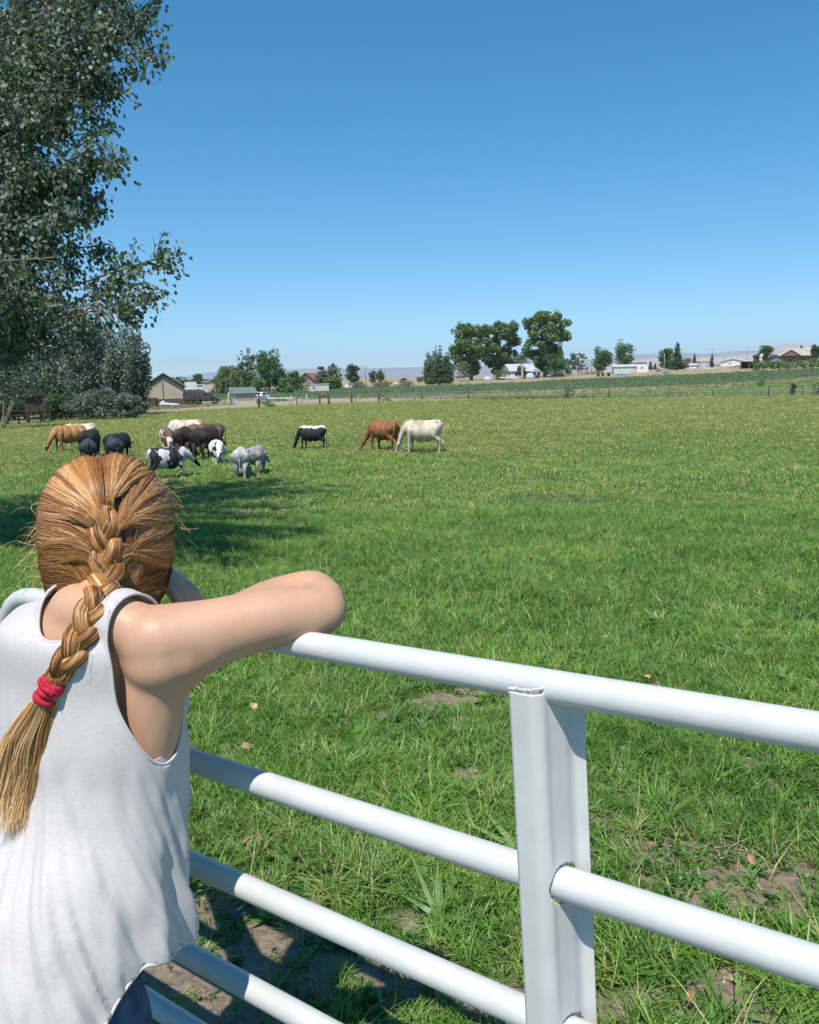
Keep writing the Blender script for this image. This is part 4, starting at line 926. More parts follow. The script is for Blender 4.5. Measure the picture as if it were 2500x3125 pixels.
# --- middle distance: label, px, distance, height, width, kind
MID = [('conifer_like', 'poplar_tree', 'dense dark poplar left of the tall cottonwoods', 1342, 245, 12.4, 11.5, 'poplar', 6500, .48),
       ('', 'bush', 'low bush at the foot of the dark poplar', 1308, 262, 5.2, 4.5, 'bush', 700, .42),
       ('', 'cottonwood_tree', 'broad cottonwood, left one of the tall group', 1438, 300, 20.5, 18, 'cotton', 11000, .66),
       ('', 'cottonwood_tree', 'tall cottonwood in the middle with a pale forked trunk', 1528, 306, 21.5, 16, 'cotton', 10500, .66),
       ('', 'cottonwood_tree', 'tallest cottonwood standing over the white house', 1664, 296, 23.2, 18.5, 'cotton', 14000, .66),
       ('', 'bare_tree', 'nearly bare grey tree between poplar and cottonwoods', 1408, 280, 7.0, 7.0, 'thin', 700, .36),
       ('', 'tree', 'small green tree behind the white house roof', 1590, 330, 10, 11, 'round', 1800, .5),
       ('', 'bush', 'dark bush at the white house wall', 1592, 284, 4.6, 4.6, 'dark', 900, .36),
       ('', 'bush', 'bush left of the white house', 1528, 284, 3.6, 6, 'bush', 800, .36),
       ('', 'tree', 'low spreading tree right of the white house', 1690, 284, 8.2, 9.5, 'round', 2400, .42),
       ('', 'bush', 'pale green bush beside the spreading tree', 1728, 288, 6.2, 5.5, 'bush', 900, .42),
       ('', 'bare_tree', 'sparse tree with a thin trunk right of the cottonwoods', 1766, 300, 8.6, 6.5, 'thin', 1200, .42),
       ('', 'elm_tree', 'round dense elm behind the dirt yard', 1838, 300, 9.8, 8.2, 'round', 3000, .42),
       ('', 'elm_tree', 'tall elm with a bare side branch above the pale shed', 1906, 330, 13.6, 8.6, 'round', 2800, .45),
       ('', 'elm_tree', 'wide elm left of the small spiky pine', 2035, 300, 8.4, 8.0, 'round', 2200, .42),
       ('', 'pine_tree', 'spiky dark pine beside the wide elm', 2066, 296, 10.0, 7.0, 'conifer', 2600, .45),
       ('', 'bush', 'grey green scrub right of the spiky pine', 2095, 310, 4.2, 6.0, 'sage', 700, .42),
       ('', 'pine_tree', 'little pine left of the round metal bin', 2119, 330, 6.2, 3.2, 'conifer', 500, .4),
       ('', 'pine_tree', 'little pine right of the round metal bin', 2172, 330, 5.6, 3.4, 'conifer', 500, .4),
       ('', 'elm_tree', 'round tree behind the open black shed', 2338, 320, 7.6, 8.8, 'round', 2200, .42),
       ('', 'bush', 'round bush left of the tree behind the black shed', 2310, 318, 4.4, 5.0, 'round', 800, .42),
       ('', 'pine_tree', 'dark pine top showing above the hilltop house roof', 2444, 345, 7.6, 5.0, 'conifer', 900, .42),
       ('', 'elm_tree', 'dark tree right of the hilltop house', 2490, 300, 6.6, 4.4, 'dark', 1600, .38),
       # left-centre group
       ('', 'willow_tree', 'weeping willow with pale drooping branches', 696, 205, 7.2, 9.5, 'willow', 3000, .38),
       ('', 'dark_tree', 'dark tree showing behind the weeping willow', 712, 240, 8.0, 9.0, 'dark', 1400, .42),
       ('', 'poplar_tree', 'tall thin half bare poplar beside the big round tree', 760, 235, 12.2, 6.0, 'thin', 1500, .42),
       ('', 'elm_tree', 'big round dark elm with the full crown', 822, 228, 11.4, 9.0, 'round', 4200, .42),
       ('', 'tree', 'green tree right of the weeping willow', 752, 208, 5.8, 7.0, 'round', 1800, .38),
       ('', 'bush', 'rounded bush in front of the big round elm', 790, 200, 4.2, 5.2, 'bush', 1400, .34),
       ('', 'tree', 'dark green tree right of the big round elm', 855, 205, 6.2, 6.4, 'dark', 1700, .38),
       ('', 'bush', 'bush spilling onto the edge of the alfalfa', 872, 192, 4.0, 5.0, 'bush', 1200, .34),
       ('', 'tree', 'green tree left of the brown roofed house', 906, 210, 5.2, 5.6, 'round', 1500, .38),
       ('', 'bare_tree', 'pale half bare tree in front of the brown roofs', 992, 230, 7.0, 6.0, 'thin', 1100, .42),
       ('', 'bush', 'green bush below the pale half bare tree', 1018, 218, 4.0, 6.0, 'bush', 1400, .36),
       ('', 'bare_tree', 'second pale thin tree right of the brown roofs', 1022, 236, 7.2, 4.2, 'thin', 900, .42),
       ('', 'elm_tree', 'dark round tree alone on the dry ridge', 1078, 300, 7.6, 6.6, 'dark', 2200, .42),
       ('', 'elm_tree', 'left one of two small round trees on the dry ridge', 1138, 320, 5.2, 3.6, 'round', 900, .42),
       ('', 'elm_tree', 'right one of two small round trees on the dry ridge', 1162, 320, 5.8, 4.0, 'round', 900, .42),
       ('', 'bush', 'lone dark bush on the ridge behind the power poles', 1232, 360, 1.8, 3.2, 'dark', 260, .42),
       ('', 'bush', 'small olive bush on the ridge left of the dark poplar', 1282, 330, 2.4, 3.4, 'sage', 320, .42),
       ('', 'elm_tree', 'small distant tree right of the barn roof', 606, 300, 5.6, 5.4, 'round', 1100, .42),
       ('', 'bush', 'low distant trees touching the barn roof', 578, 310, 3.6, 7.4, 'dark', 900, .42),
       ('', 'bush', 'sage bush beside the far white shed', 1092, 225, 2.0, 6.0, 'sage', 500, .34),
       ('', 'bush', 'sage scrub below the power pole', 1165, 228, 1.9, 7.0, 'sage', 600, .34),
       ('', 'bush', 'sage scrub at the edge of the alfalfa', 1236, 232, 2.0, 7.0, 'sage', 600, .34)]
for i, (_, nm, lb, px_, d_, h_, w_, kd, n_, s_) in enumerate(MID):
    mt = None
    if nm == 'bush' and kd == 'bush': mt = LV['bush']
    if kd == 'conifer': mt = LV['dark']
    tree(nm, lb, px_, d_, h_, w_, kd, n_, s_, 200 + i, 'bush' if 'bush' in nm else 'tree', None, mt, nm != 'bush', bk=barkl if kd == 'thin' or 'pale' in lb else None)
# a row of low green bushes on the slope under the hilltop house
for i in range(9):
    px_ = 2308 + i * 24; y_ = 258 + (i % 3) * 3
    tree('hedge_bush', 'bush %s of the green row below the hilltop house' % ('first', 'second', 'third', 'fourth', 'fifth', 'sixth', 'seventh', 'eighth', 'last')[i], px_, y_, 2.6 + (i % 2) * .5, 4.2, 'bush', 420, .34, 300 + i, 'bush', 'row of bushes below the hilltop house', LV['bush'], False)
# distant tree line on the plain
for i, (px_, d_, h_, w_) in enumerate(((2215, 700, 6, 22), (2260, 720, 5, 18), (1985, 620, 7, 4), (1970, 620, 7, 4), (2000, 640, 6, 4), (540, 520, 6, 18), (1960, 560, 4, 24), (640, 620, 4, 26))):
    tree('distant_tree', ('dark distant clump right of the round metal bin', 'second distant clump left of the black shed', 'thin dark far tree right of the white barn', 'first thin dark far tree behind the white barn', 'last thin dark far tree of the row', 'distant trees behind the green barn roof', 'grey scrub far behind the white barn', 'far low trees left of the willow')[i], px_, d_, h_, w_, 'dark' if w_ > 10 else 'conifer', 500, .9, 330 + i, 'tree', 'far trees on the plain', LV['dark'], False)

# --- the big near poplar whose boughs hang into the picture
TB0 = np.array([-8.8, 12.0, 0]); TB0[2] = float(gz(TB0[0], TB0[1]))
np_t = empty('big_poplar_tree', tuple(TB0), 0, 'big poplar whose leafy boughs hang into the upper left', 'tree'); g = np.random.default_rng(5)
poplm = foliage('near_poplar_leaf', (.032, .075, .018), (.075, .135, .034), .25, (.17, .205, .155), .5)
trunk = MB(); tk = cr([(0, 0, -.3), (.1, 0, 2), (-.1, .1, 5), (.15, 0, 9), (0, 0, 14), (.2, 0, 19)], 5); trunk.tube(tk, np.linspace(.34, .06, len(tk)), 12)
ENDS = [(480, 5, 8.0), (505, 128, 7.7), (420, 205, 8.0), (380, 268, 8.4), (312, 322, 8.2), (345, 392, 8.0), (388, 470, 7.7), (318, 595, 8.2), (305, 640, 8.0), (165, 690, 8.5), (550, 765, 7.8), (508, 885, 7.6), (440, 928, 7.6), (335, 745, 8.2), (200, 905, 8.2), (175, 985, 8.6), (400, 825, 7.8), (60, 1040, 9.2), (470, 60, 8.6), (300, 1000, 9.0), (330, 440, 7.6), (250, 545, 8.1), (230, 640, 7.7)]
for _ in range(78):
    y_ = g.uniform(-200, 900); xm = np.interp(y_, [-260, 0, 140, 250, 330, 400, 470, 560, 640, 690, 720, 770, 860, 900], [560, 440, 440, 330, 240, 270, 320, 250, 220, 60, 60, 330, 300, 160]); ENDS.append((xm - abs(g.normal(0, 130)) - 30, y_, g.uniform(7.4, 10.5)))
for _ in range(22): ENDS.append((g.uniform(-200, 90), g.uniform(880, 1040), g.uniform(8.5, 10.5)))
segs, leafP, leafD, leafN = [], [], [], []
def bough(a, b_, sag, n_tw, r0, dense=True):
    m1 = a + (b_ - a) * .35 + np.array([0, 0, sag]) + g.normal(0, .16, 3); m2 = a + (b_ - a) * .7 + np.array([0, 0, sag * .7]) + g.normal(0, .12, 3); pts = cr([a, m1, m2, b_], 7); trunk.tube(pts, np.linspace(r0, .005, len(pts)), 6)
    L_ = np.linalg.norm(b_ - a)
    for i in range(n_tw):
        s = 1 - (1 - .12) * g.random() ** 1.25 if i > 2 else 1.0; j = min(int(s * (len(pts) - 1)), len(pts) - 2); q = pts[j]; t_ = unit(pts[j + 1] - pts[j])
        dv = unit(t_ * .8 + g.normal(0, .55, 3) + [0, 0, .10]); ln = g.uniform(.22, .60) * (1.25 - .75 * s) + .08
        tw = np.array([q, q + dv * ln * .5 + [0, 0, .02], q + dv * ln + [0, 0, -.05 * ln]]); segs.append(tw)
        m_ = int(6 + ln * 34) if dense else int(4 + ln * 16); ss = g.random(m_); base = tw[0] + (tw[2] - tw[0]) * ss[:, None]
        leafP.append(base + g.normal(0, .035, (m_, 3)) + np.array([0, 0, -.03])); leafD.append(np.tile(dv, (m_, 1))); leafN.append(dense)
for ex_, ey_, ed_ in ENDS:
    b_ = at(ex_, ey_, ed_) - TB0; z0 = np.clip(b_[2] - g.uniform(.6, 1.8), 1.2, 11); a = np.array([0.05, 0, z0]); L_ = np.linalg.norm(b_ - a); bough(a, b_, .22 if ey_ > 700 else .30, int(20 + L_ * 8), .035)
# the part of the crown above and outside the view: it casts the shade on the field
for _ in range(330):
    z_ = g.uniform(5.5, 19.5); R_ = 6.2 * math.sqrt(max(.05, 1 - ((z_ - 9.5) / 10.8) ** 2)); an = g.uniform(0, 6.283); b_ = np.array([R_ * g.uniform(.5, 1) * math.cos(an), R_ * g.uniform(.5, 1) * math.sin(an), z_])
    q = b_ + TB0; 
    if q[1] > 1:
        px_, py_ = proj(q)
        if px_ > -100 and py_ > -60: continue
    bough(np.array([0, 0, max(1.5, z_ - 2.2)]), b_, .3, 17, .06, False)
tw = MB()
for t3 in segs[::2]: tw.tube(t3, [.006, .004, .002], 3, False)
barkn = noisy('near_bark', (.10, .085, .07), (.22, .19, .16), 5, .9, 5, .4, 30, .01); trunk.build('trunk', barkn, np_t); print('NLEAF', sum(len(a) for a in leafP), len(segs)); tb = tw.build('twigs', barkn, np_t); tb['kind'] = 'stuff'
LP = np.concatenate(leafP); LD = np.concatenate(leafD); n = len(LP)
w0 = g.normal(0, 1, (n, 3)); ax = LD * .35 + np.array([0, 0, -.75]) + g.normal(0, .42, (n, 3)); ax /= np.linalg.norm(ax, axis=1)[:, None]
sd = np.cross(ax, w0); sd /= np.linalg.norm(sd, axis=1)[:, None]; nm_ = np.cross(ax, sd)
Ls = (g.uniform(.036, .064, n) * np.concatenate([np.full(len(p_), 1.0 if len(p_) > 0 and q_ else 2.3) for p_, q_ in zip(leafP, leafN)]))[:, None]; prof = [(0, 0, 0), (.30, .30, -.05), (.30, 0, 0), (.30, -.30, -.05), (.68, .24, -.03), (.68, -.24, -.03), (1.0, 0, -.06)]
VV = np.stack([LP + ax * Ls * p_[0] + sd * Ls * p_[1] * 1.15 + nm_ * Ls * (p_[2] + .12 * abs(p_[1])) for p_ in prof], 1).reshape(-1, 3); k = np.arange(n)[:, None] * 7
F3 = np.vstack([np.hstack([k + a, k + b_, k + c]) for a, b_, c in ((0, 1, 3), (1, 4, 3), (4, 5, 3), (4, 6, 5))])
nleaf_single = 240
lm = fastmesh('crown', VV, F3, poplm); at_ = lm.attributes.new('tone', 'FLOAT', 'POINT'); at_.data.foreach_set('value', np.repeat(g.random(n), 7).astype(np.float32))
crown = link('crown', lm, np_t); crown['kind'] = 'stuff'
# single leaves out at the tips of the boughs, each an object of its own
base_leaf = MB(); base_leaf.add([(p_[1] * 1.15, p_[0], p_[2] + .12 * abs(p_[1])) for p_ in prof], [(0, 1, 3), (1, 4, 3), (4, 5, 3), (4, 6, 5)]); blm = base_leaf.mesh('leaf', poplm)
at_ = blm.attributes.new('tone', 'FLOAT', 'POINT'); at_.data.foreach_set('value', [.5] * 7)
for i in range(nleaf_single):
    ex_, ey_, ed_ = ENDS[i % 23]; q = at(ex_, ey_, ed_) - TB0 + g.normal(0, .045, 3); a_ = unit([g.normal(0, .5), g.normal(0, .5), -.8]); s_ = unit(np.cross(a_, g.normal(0, 1, 3))); nn_ = np.cross(s_, a_); L_ = g.uniform(.04, .065)
    o = link('leaf', blm, np_t); M4 = Matrix.Identity(4)
    for r_ in range(3): M4[r_][0] = s_[r_] * L_; M4[r_][1] = a_[r_] * L_; M4[r_][2] = nn_[r_] * L_; M4[r_][3] = q[r_]
    o.matrix_local = M4
# ================================================================ cattle
def coat(name, base, patch=None, thr=.5, scale=1.3, off=0.0, soft=.01, topw=0.0, belly=None):
    m_ = mat(name, base, .75); t = NT(m_); tc = t('ShaderNodeTexCoord'); mp = t('ShaderNodeMapping'); mp.inputs['Location'].default_value = (off, off * .7, off * .3)
    t.l.new(tc.outputs['Object'], mp.inputs[0]); v = mp.outputs[0]
    c = t.ramp(t.noise(v, 4, 4), [(.35, tuple(x * .78 for x in base)), (.65, tuple(min(x * 1.2, .95) for x in base))])
    if patch:
        f = t.noise(v, scale, 3, .5)
        if topw:
            sx = t('ShaderNodeSeparateXYZ'); t.l.new(tc.outputs['Object'], sx.inputs[0]); f = t.math('ADD', f, t.math('MULTIPLY', t.math('SUBTRACT', sx.outputs[2], 1.12), topw))
        msk = t.ramp(f, [(thr - soft, (0, 0, 0)), (thr + soft, (1, 1, 1))]); c = t.mix(msk, c, patch)
    t.color(c); t.bump(t.noise(v, 30, 4), .3, .01); return m_
def cow_body(neck='graze', turn=0.0, step=0.0, fat=1.0):
    """one continuous skin, nose towards +x, about 2.2 m long and 1.35 m at the withers"""
    b = MB()
    def ch(pts, rad, n=14, **k):
        a = cr(np.column_stack([np.array(pts, float), rad]), 5); b.tube(a[:, :3], a[:, 3], n, True, **k); b.ball(a[0, :3], a[0, 3], 12, 8); b.ball(a[-1, :3], a[-1, 3], 12, 8)
    # trunk: deep chest, belly, hips
    for x, z, rx, ry, rz in ((.52, .96, .32, .28 * fat, .40), (.15, .90, .42, .35 * fat, .44), (-.25, .90, .42, .36 * fat, .425), (-.62, .99, .31, .30 * fat, .35), (.70, 1.00, .20, .18, .28), (-.80, 1.06, .16, .20, .20)):
        b.ball((x, 0, z), (rx, ry, rz), 18, 12)
    ch([(.62, 0, 1.24), (.1, 0, 1.22), (-.4, 0, 1.24), (-.78, 0, 1.26), (-.90, 0, 1.20)], [.09, .08, .08, .07, .05])
    for s in (-1, 1): b.ball((-.66, s * .19, 1.22), (.10, .06, .06), 10, 7)                      # hip bones
    # front legs: shoulder, knee (wrist), fetlock, hoof
    for s in (-1, 1):
        d = step * s
        ch([(.58, s * .17, .95), (.60 + d * .3, s * .17, .70), (.60 + d, s * .165, .42), (.60 + d * 1.3, s * .165, .22), (.61 + d * 1.4, s * .165, .06)], [.15, .105, .066, .048, .05])
        b.ball((.64 + d * 1.4, s * .165, .035), (.075, .055, .04), 10, 6)
        # hind legs: thigh, stifle forward, hock backward, shank
        e = -step * s
        ch([(-.68, s * .17, 1.0), (-.60 + e * .2, s * .19, .74), (-.80 + e, s * .17, .50), (-.76 + e * 1.2, s * .165, .26), (-.74 + e * 1.3, s * .165, .07)], [.21, .165, .074, .052, .053])
        b.ball((-.70 + e * 1.3, s * .165, .035), (.075, .055, .04), 10, 6)
    b.ball((-.38, 0, .66), (.13, .11, .09), 10, 7)                                              # udder / flank
    ct, st = math.cos(turn), math.sin(turn)
    if neck == 'graze': N = [(.72, 0, 1.10, .22), (.92, .02 * st, .92, .17), (1.10, .14 * st, .62, .125), (1.18, .26 * st, .42, .105)]; hd = unit([.42 * ct, .42 * st + .12 * st, -.80]); hb_ = np.array([1.20, .30 * st, .38])
    elif neck == 'low': N = [(.72, 0, 1.12, .22), (.95, .06 * st, 1.02, .17), (1.14, .20 * st, .86, .125), (1.24, .30 * st, .78, .11)]; hd = unit([.75 * ct, .75 * st, -.62]); hb_ = np.array([1.27, .34 * st, .76])
    else: N = [(.72, 0, 1.12, .22), (.92, .04 * st, 1.20, .17), (1.08, .16 * st, 1.30, .125), (1.16, .22 * st, 1.36, .11)]; hd = unit([.85 * ct, .85 * st, -.40]); hb_ = np.array([1.20, .24 * st, 1.36])
    ch([n_[:3] for n_ in N], [n_[3] for n_ in N])
    side = unit(np.cross(hd, [0, 0, 1])); upp = np.cross(side, hd)
    for k_, r_ in ((0, .115), (.07, .112), (.15, .095), (.23, .078), (.31, .070), (.37, .066)):
        b.ball(hb_ + hd * k_, (r_ * 1.0, r_ * .86, r_), 12, 8)
    for s in (-1, 1): ch([hb_ + side * s * .09 + upp * .03, hb_ + side * s * .17 + upp * .03, hb_ + side * s * .24 + upp * .0], [.022, .042, .012], 8)
    me = remesh(b.mesh('body', None) if False else b.mesh('body', eye_b), .030, 3, .5)
    return me, (hb_, hd, side, upp)
COWS = {k: cow_body(*a) for k, a in dict(graze=('graze', 0, .05), graze_turn=('graze', .9, .04), graze_left=('graze', -.8, -.06), low=('low', .35, .03), calf=('low', -.3, .05, .82), stand=('up', .5, .03)).items()}
hornm = noisy('horn', (.62, .54, .42), (.30, .24, .18), 6, .45); darkm = mat('dark_nose', (.02, .018, .018), .4)
def cow(kind, px, py, hgt, head, cm, label, cat='cow', horns=0, eyes=True, tail=None, muzzle=None, bentail=0.0, grp='cattle grazing in the pasture', nm='cow', width=1.0):
    p = ground_hit(px, py); sc_ = hgt / 1.36
    # heading: 0 = walking away, 90 = to the right, measured from the line of sight
    sight = math.atan2(p[1], p[0]); a = sight - math.radians(head)
    e = empty(nm, tuple(p), a, label, cat, grp); e.scale = (sc_ * .80, sc_ * width * 1.10, sc_)
    me, (hb_, hd, side, upp) = COWS[kind]; me = me.copy(); me.materials.clear(); me.materials.append(cm)
    link('body', me, e)
    tl = MB(); tp_ = cr([(-.90, 0, 1.22), (-1.00, bentail * .3, 1.10 + abs(bentail) * .1), (-1.0 - abs(bentail) * .35, bentail * .7, .80 + abs(bentail) * .2), (-.98 - abs(bentail) * .5, bentail, .48 + abs(bentail) * .2)], 4)
    tl.tube(tp_, np.linspace(.032, .016, len(tp_)), 7); tl.ball(tp_[-1] - [0, 0, .05], (.04, .04, .12), 8, 6); tl.build('tail', tail or cm, e)
    mz = MB(); mz.ball(hb_ + hd * .405, (.045, .052, .045), 10, 7); mz.build('muzzle', muzzle or darkm, e)
    for s in (-1, 1):
        q = MB(); q.ball(hb_ + hd * .12 + side * s * .088 + upp * .035, .018, 8, 5); q.build('eye', darkm, e)
    if horns:
        for s in (-1, 1):
            q = MB(); pt = cr([hb_ + side * s * .06 + upp * .08, hb_ + side * s * (.06 + horns * .5) + upp * (.09 - .05 * horns) + hd * .05, hb_ + side * s * (.06 + horns) + upp * (.10) + hd * horns * .35], 5)
            q.tube(pt, np.linspace(.034, .008, len(pt)), 8); q.build('horn', hornm, e)
    return e
CRE = (.62, .53, .42); BLK = (.018, .016, .016); WHT = (.70, .66, .60)
cream = coat('cream_coat', CRE, (.44, .33, .23), .60, 1.6, 2, .06); cream2 = coat('cream_tan_coat', (.66, .58, .48), (.46, .28, .16), .56, 1.2, 5, .06)
redb = coat('red_brown_coat', (.27, .105, .035), (.17, .06, .02), .58, 1.4, 1, .08); orng = coat('orange_brown_coat', (.36, .15, .05), (.45, .24, .10), .60, 1.3, 3, .08)
choc = coat('dark_chocolate_coat', (.024, .015, .012), (.045, .026, .018), .56, 1.5, 4, .06); blk = coat('black_coat', (.018, .017, .019)); blu = coat('slate_black_coat', (.024, .027, .034), (.04, .045, .055), .52, 1.2, 7, .05)
bw1 = coat('black_coat_with_white_back', BLK, WHT, .60, 2.1, 6, .008, 1.5); bw2 = coat('black_coat_with_white_patches', BLK, (.50, .52, .55), .56, 1.8, 2.2, .008); bw3 = coat('white_coat_with_black_patches', WHT, BLK, .55, 2.6, 9, .008)
grey = coat('pale_grey_coat', (.48, .45, .42), (.30, .28, .27), .58, 1.6, 3, .06); grey2 = coat('mid_grey_coat', (.33, .315, .30), (.22, .21, .20), .55, 1.5, 8, .06); bwn = coat('brown_and_white_coat', (.16, .085, .045), WHT, .50, 1.9, 12, .01); wbr = coat('brown_coat', (.085, .045, .026), (.14, .08, .045), .55, 1.4, 11, .06)
cow('graze', 1292, 1386, 1.42, -82, cream, 'cream cow grazing at the right end of the herd, nose to the red cow', width=1.15)
cow('graze_turn', 1172, 1377, 1.34, -48, redb, 'reddish brown cow grazing beside the cream cow', bentail=.5)
cow('graze', 955, 1374, 1.12, -72, bw1, 'black cow with a white back and white rear leg grazing alone', horns=0)
cow('graze_left', 738, 1461, 1.0, 4, grey, 'pale grey calf seen from behind, tail hanging', 'calf', nm='calf')
cow('calf', 786, 1452, 1.0, 16, grey2, 'darker grey calf close behind the pale grey calf', 'calf', bentail=.6, nm='calf')
cow('low', 518, 1468, 1.10, 82, bw2, 'black steer with grey white flank patches standing in the tree shade', 'steer', nm='steer')
cow('calf', 668, 1420, .98, 172, bw3, 'small white calf with black patches facing the viewer', 'calf', nm='calf')
cow('low', 632, 1404, 1.36, 30, choc, 'dark chocolate cow with its rump to the viewer behind the white calf', bentail=-.2)
cow('graze_left', 566, 1399, 1.34, 8, choc, 'nearly black cow seen from the rear, right of the white faced longhorn')
cow('graze', 632, 1392, 1.42, -100, wbr, 'big brown cow whose back shows above the dark cows')
cow('graze', 520, 1388, 1.30, 178, bwn, 'brown and white longhorn facing the viewer with one long curved horn', horns=.50)
cow('graze', 572, 1368, 1.44, -86, cream2, 'cream and tan cow whose back shows behind the dark cows')
cow('graze_left', 215, 1383, 1.38, -112, orng, 'orange brown longhorn grazing at the far left, white tipped horns', horns=.42)
cow('graze', 248, 1374, 1.38, -88, cream, 'white cow standing behind the orange brown longhorn')
cow('low', 280, 1398, 1.28, 20, choc, 'dark brown cow with its rump beside the orange brown longhorn')
cow('low', 275, 1425, 1.10, 2, blu, 'slate black steer seen from the rear, left of the hair', 'steer', nm='steer')
cow('low', 352, 1420, 1.10, -8, blu, 'slate black steer with its rump just above the hair', 'steer', nm='steer')
cow('low', 362, 1404, 1.16, 40, blk, 'black cow turned to the right above the hair')
# a longhorn at the picture's left edge: one horn shows
cow('graze', -92, 1432, 1.30, 70, choc, 'dark longhorn at the left edge, only its horn and ear in view', horns=.45)
# ================================================================ mountains
def mountain(name, label, D, pts, c1, c2, seed, depth=2500, rough=.35):
    g = np.random.default_rng(seed); xs = np.linspace(-700, 3200, 420); top = pl(pts, xs); nr = 26; V = []
    hz = np.array([CY + F * math.tan(math.asin(0)) for _ in xs])
    for i, x in enumerate(xs):
        P = at(x, top[i], D); H = P[2]; X = P[0]; Y = P[1]
        for j in range(nr):
            s = j / (nr - 1); yy = Y - depth * (1 - s); xx = X * yy / Y
            ridge_ = noise.fractal(Vector((X / 900 * 1.0 + seed, yy / 700, seed * 1.7)), .9, 2.1, 5) ; gul = abs(noise.noise(Vector((X / 260, yy / 900, seed)))) 
            z = H * (s ** 1.35) * (1 - .34 * (1 - s) * (gul * 1.8)) + rough * H * .35 * ridge_ * math.sin(math.pi * s) * (1 - .2 * s)
            V.append((xx, yy, max(z, -5) + H * .02 * noise.noise(Vector((X / 120, seed, 0))) * s))
        # back slope
        V.append((X * (Y + 900) / Y, Y + 900, -20))
    n2 = nr + 1; idx = np.arange(len(xs) * n2).reshape(len(xs), n2); Q = np.stack([idx[:-1, :-1], idx[1:, :-1], idx[1:, 1:], idx[:-1, 1:]], -1).reshape(-1, 4)
    mt = mat(name, c1, .95); t = NT(mt); v = t.coords('Object', (1, 1, 1)); t.color(t.ramp(t.noise(v, .0016, 7, .62), [(.35, c1), (.65, c2)]))
    return tag(link(name, fastmesh(name, V, Q, mt, None, True)), label, None, None, 'structure')
mountain('far_mountains', 'pale blue mountain range along the horizon', 9000, [(-700, 1190), (300, 1166), (520, 1158), (580, 1146), (620, 1138), (690, 1133), (760, 1131), (900, 1126), (960, 1124), (1100, 1124), (1160, 1123), (1300, 1120), (1500, 1116), (1700, 1110), (1800, 1097), (1900, 1087), (1960, 1080), (2020, 1080), (2080, 1076), (2150, 1079), (2230, 1072), (2300, 1070), (2400, 1066), (2500, 1062), (3200, 1060)], (.20, .22, .24), (.30, .29, .28), 2)  # base colours lightened and blued: part of the distance haze is painted in
mountain('bluff_mountains', 'tan bluff rising behind the hilltop house', 7000, [(-700, 1240), (1500, 1180), (1750, 1140), (1900, 1102), (2000, 1092), (2100, 1094), (2200, 1088), (2300, 1078), (2345, 1068), (2372, 1056), (2388, 1049), (2420, 1050), (2500, 1052), (2700, 1054), (3200, 1060)], (.38, .31, .27), (.52, .43, .37), 5)
# ================================================================ buildings
metal_green = noisy('green_metal_roof', (.30, .47, .36), (.36, .53, .42), 1.0, .45); tan_metal = mat('tan_metal_siding', (.60, .50, .38), .5); t = NT(tan_metal)
v = t.coords('Object'); t.color(t.ramp(t.noise(v, .8, 4), [(.3, (.56, .47, .36)), (.7, (.66, .56, .43))]))
brown_metal = noisy('brown_metal', (.085, .070, .060), (.13, .105, .09), 1.5, .5); dkbrown = noisy('dark_brown_boards', (.050, .030, .024), (.10, .06, .045), 3, .8); white_p = noisy('white_siding', (.74, .74, .73), (.66, .66, .66), 2, .6)
dkgreen = noisy('dark_green_paint', (.025, .10, .055), (.04, .13, .07), 2, .5); grn_sh = noisy('green_shingle', (.10, .16, .14), (.15, .21, .19), 2, .8); grey_sh = noisy('grey_shingle', (.40, .40, .41), (.52, .52, .52), 2, .85); glass = mat('window_glass', (.03, .04, .05), .08)
tanroof = noisy('tan_shingle', (.36, .31, .25), (.46, .40, .33), 2, .85); brick_ = noisy('brown_brick', (.16, .10, .08), (.24, .16, .12), 4, .85); bluegrey = noisy('blue_grey_siding', (.14, .17, .21), (.19, .22, .26), 2, .7); redroof = noisy('rusty_roof', (.20, .11, .085), (.27, .16, .12), 2, .8); blackm = mat('black', (.012, .012, .012), .6)
galv = noisy('galvanised_steel', (.42, .45, .50), (.55, .57, .60), 1.5, .4, 4); rub = mat('rubber', (.02, .02, .02), .7); olive = noisy('olive_paint', (.035, .045, .032), (.06, .07, .05), 2, .6); canvas = noisy('olive_canvas', (.045, .055, .045), (.085, .095, .08), 1.6, .9, 5, .5, 4, .1)
woodg = noisy('weathered_wood', (.13, .11, .09), (.26, .22, .18), 4, .9, 5, .4, 30, .01); dkwood = noisy('dark_wood', (.03, .022, .018), (.06, .045, .035), 4, .9); paleblue = noisy('pale_blue_tarp', (.35, .50, .66), (.48, .62, .76), 2, .5); bluet = noisy('blue_grey_tarp', (.42, .50, .60), (.56, .62, .70), 2, .6)
def thing(nm, px, d, label, cat, face=0.0, grp=None, dz=0.0):
    """face: turn about the vertical from square-on to the viewer, degrees (positive turns its right end away)"""
    p = gp(px, d, dz); a = math.atan2(p[0], p[1]); return empty(nm, tuple(p), -a + math.radians(face), label, cat, grp)
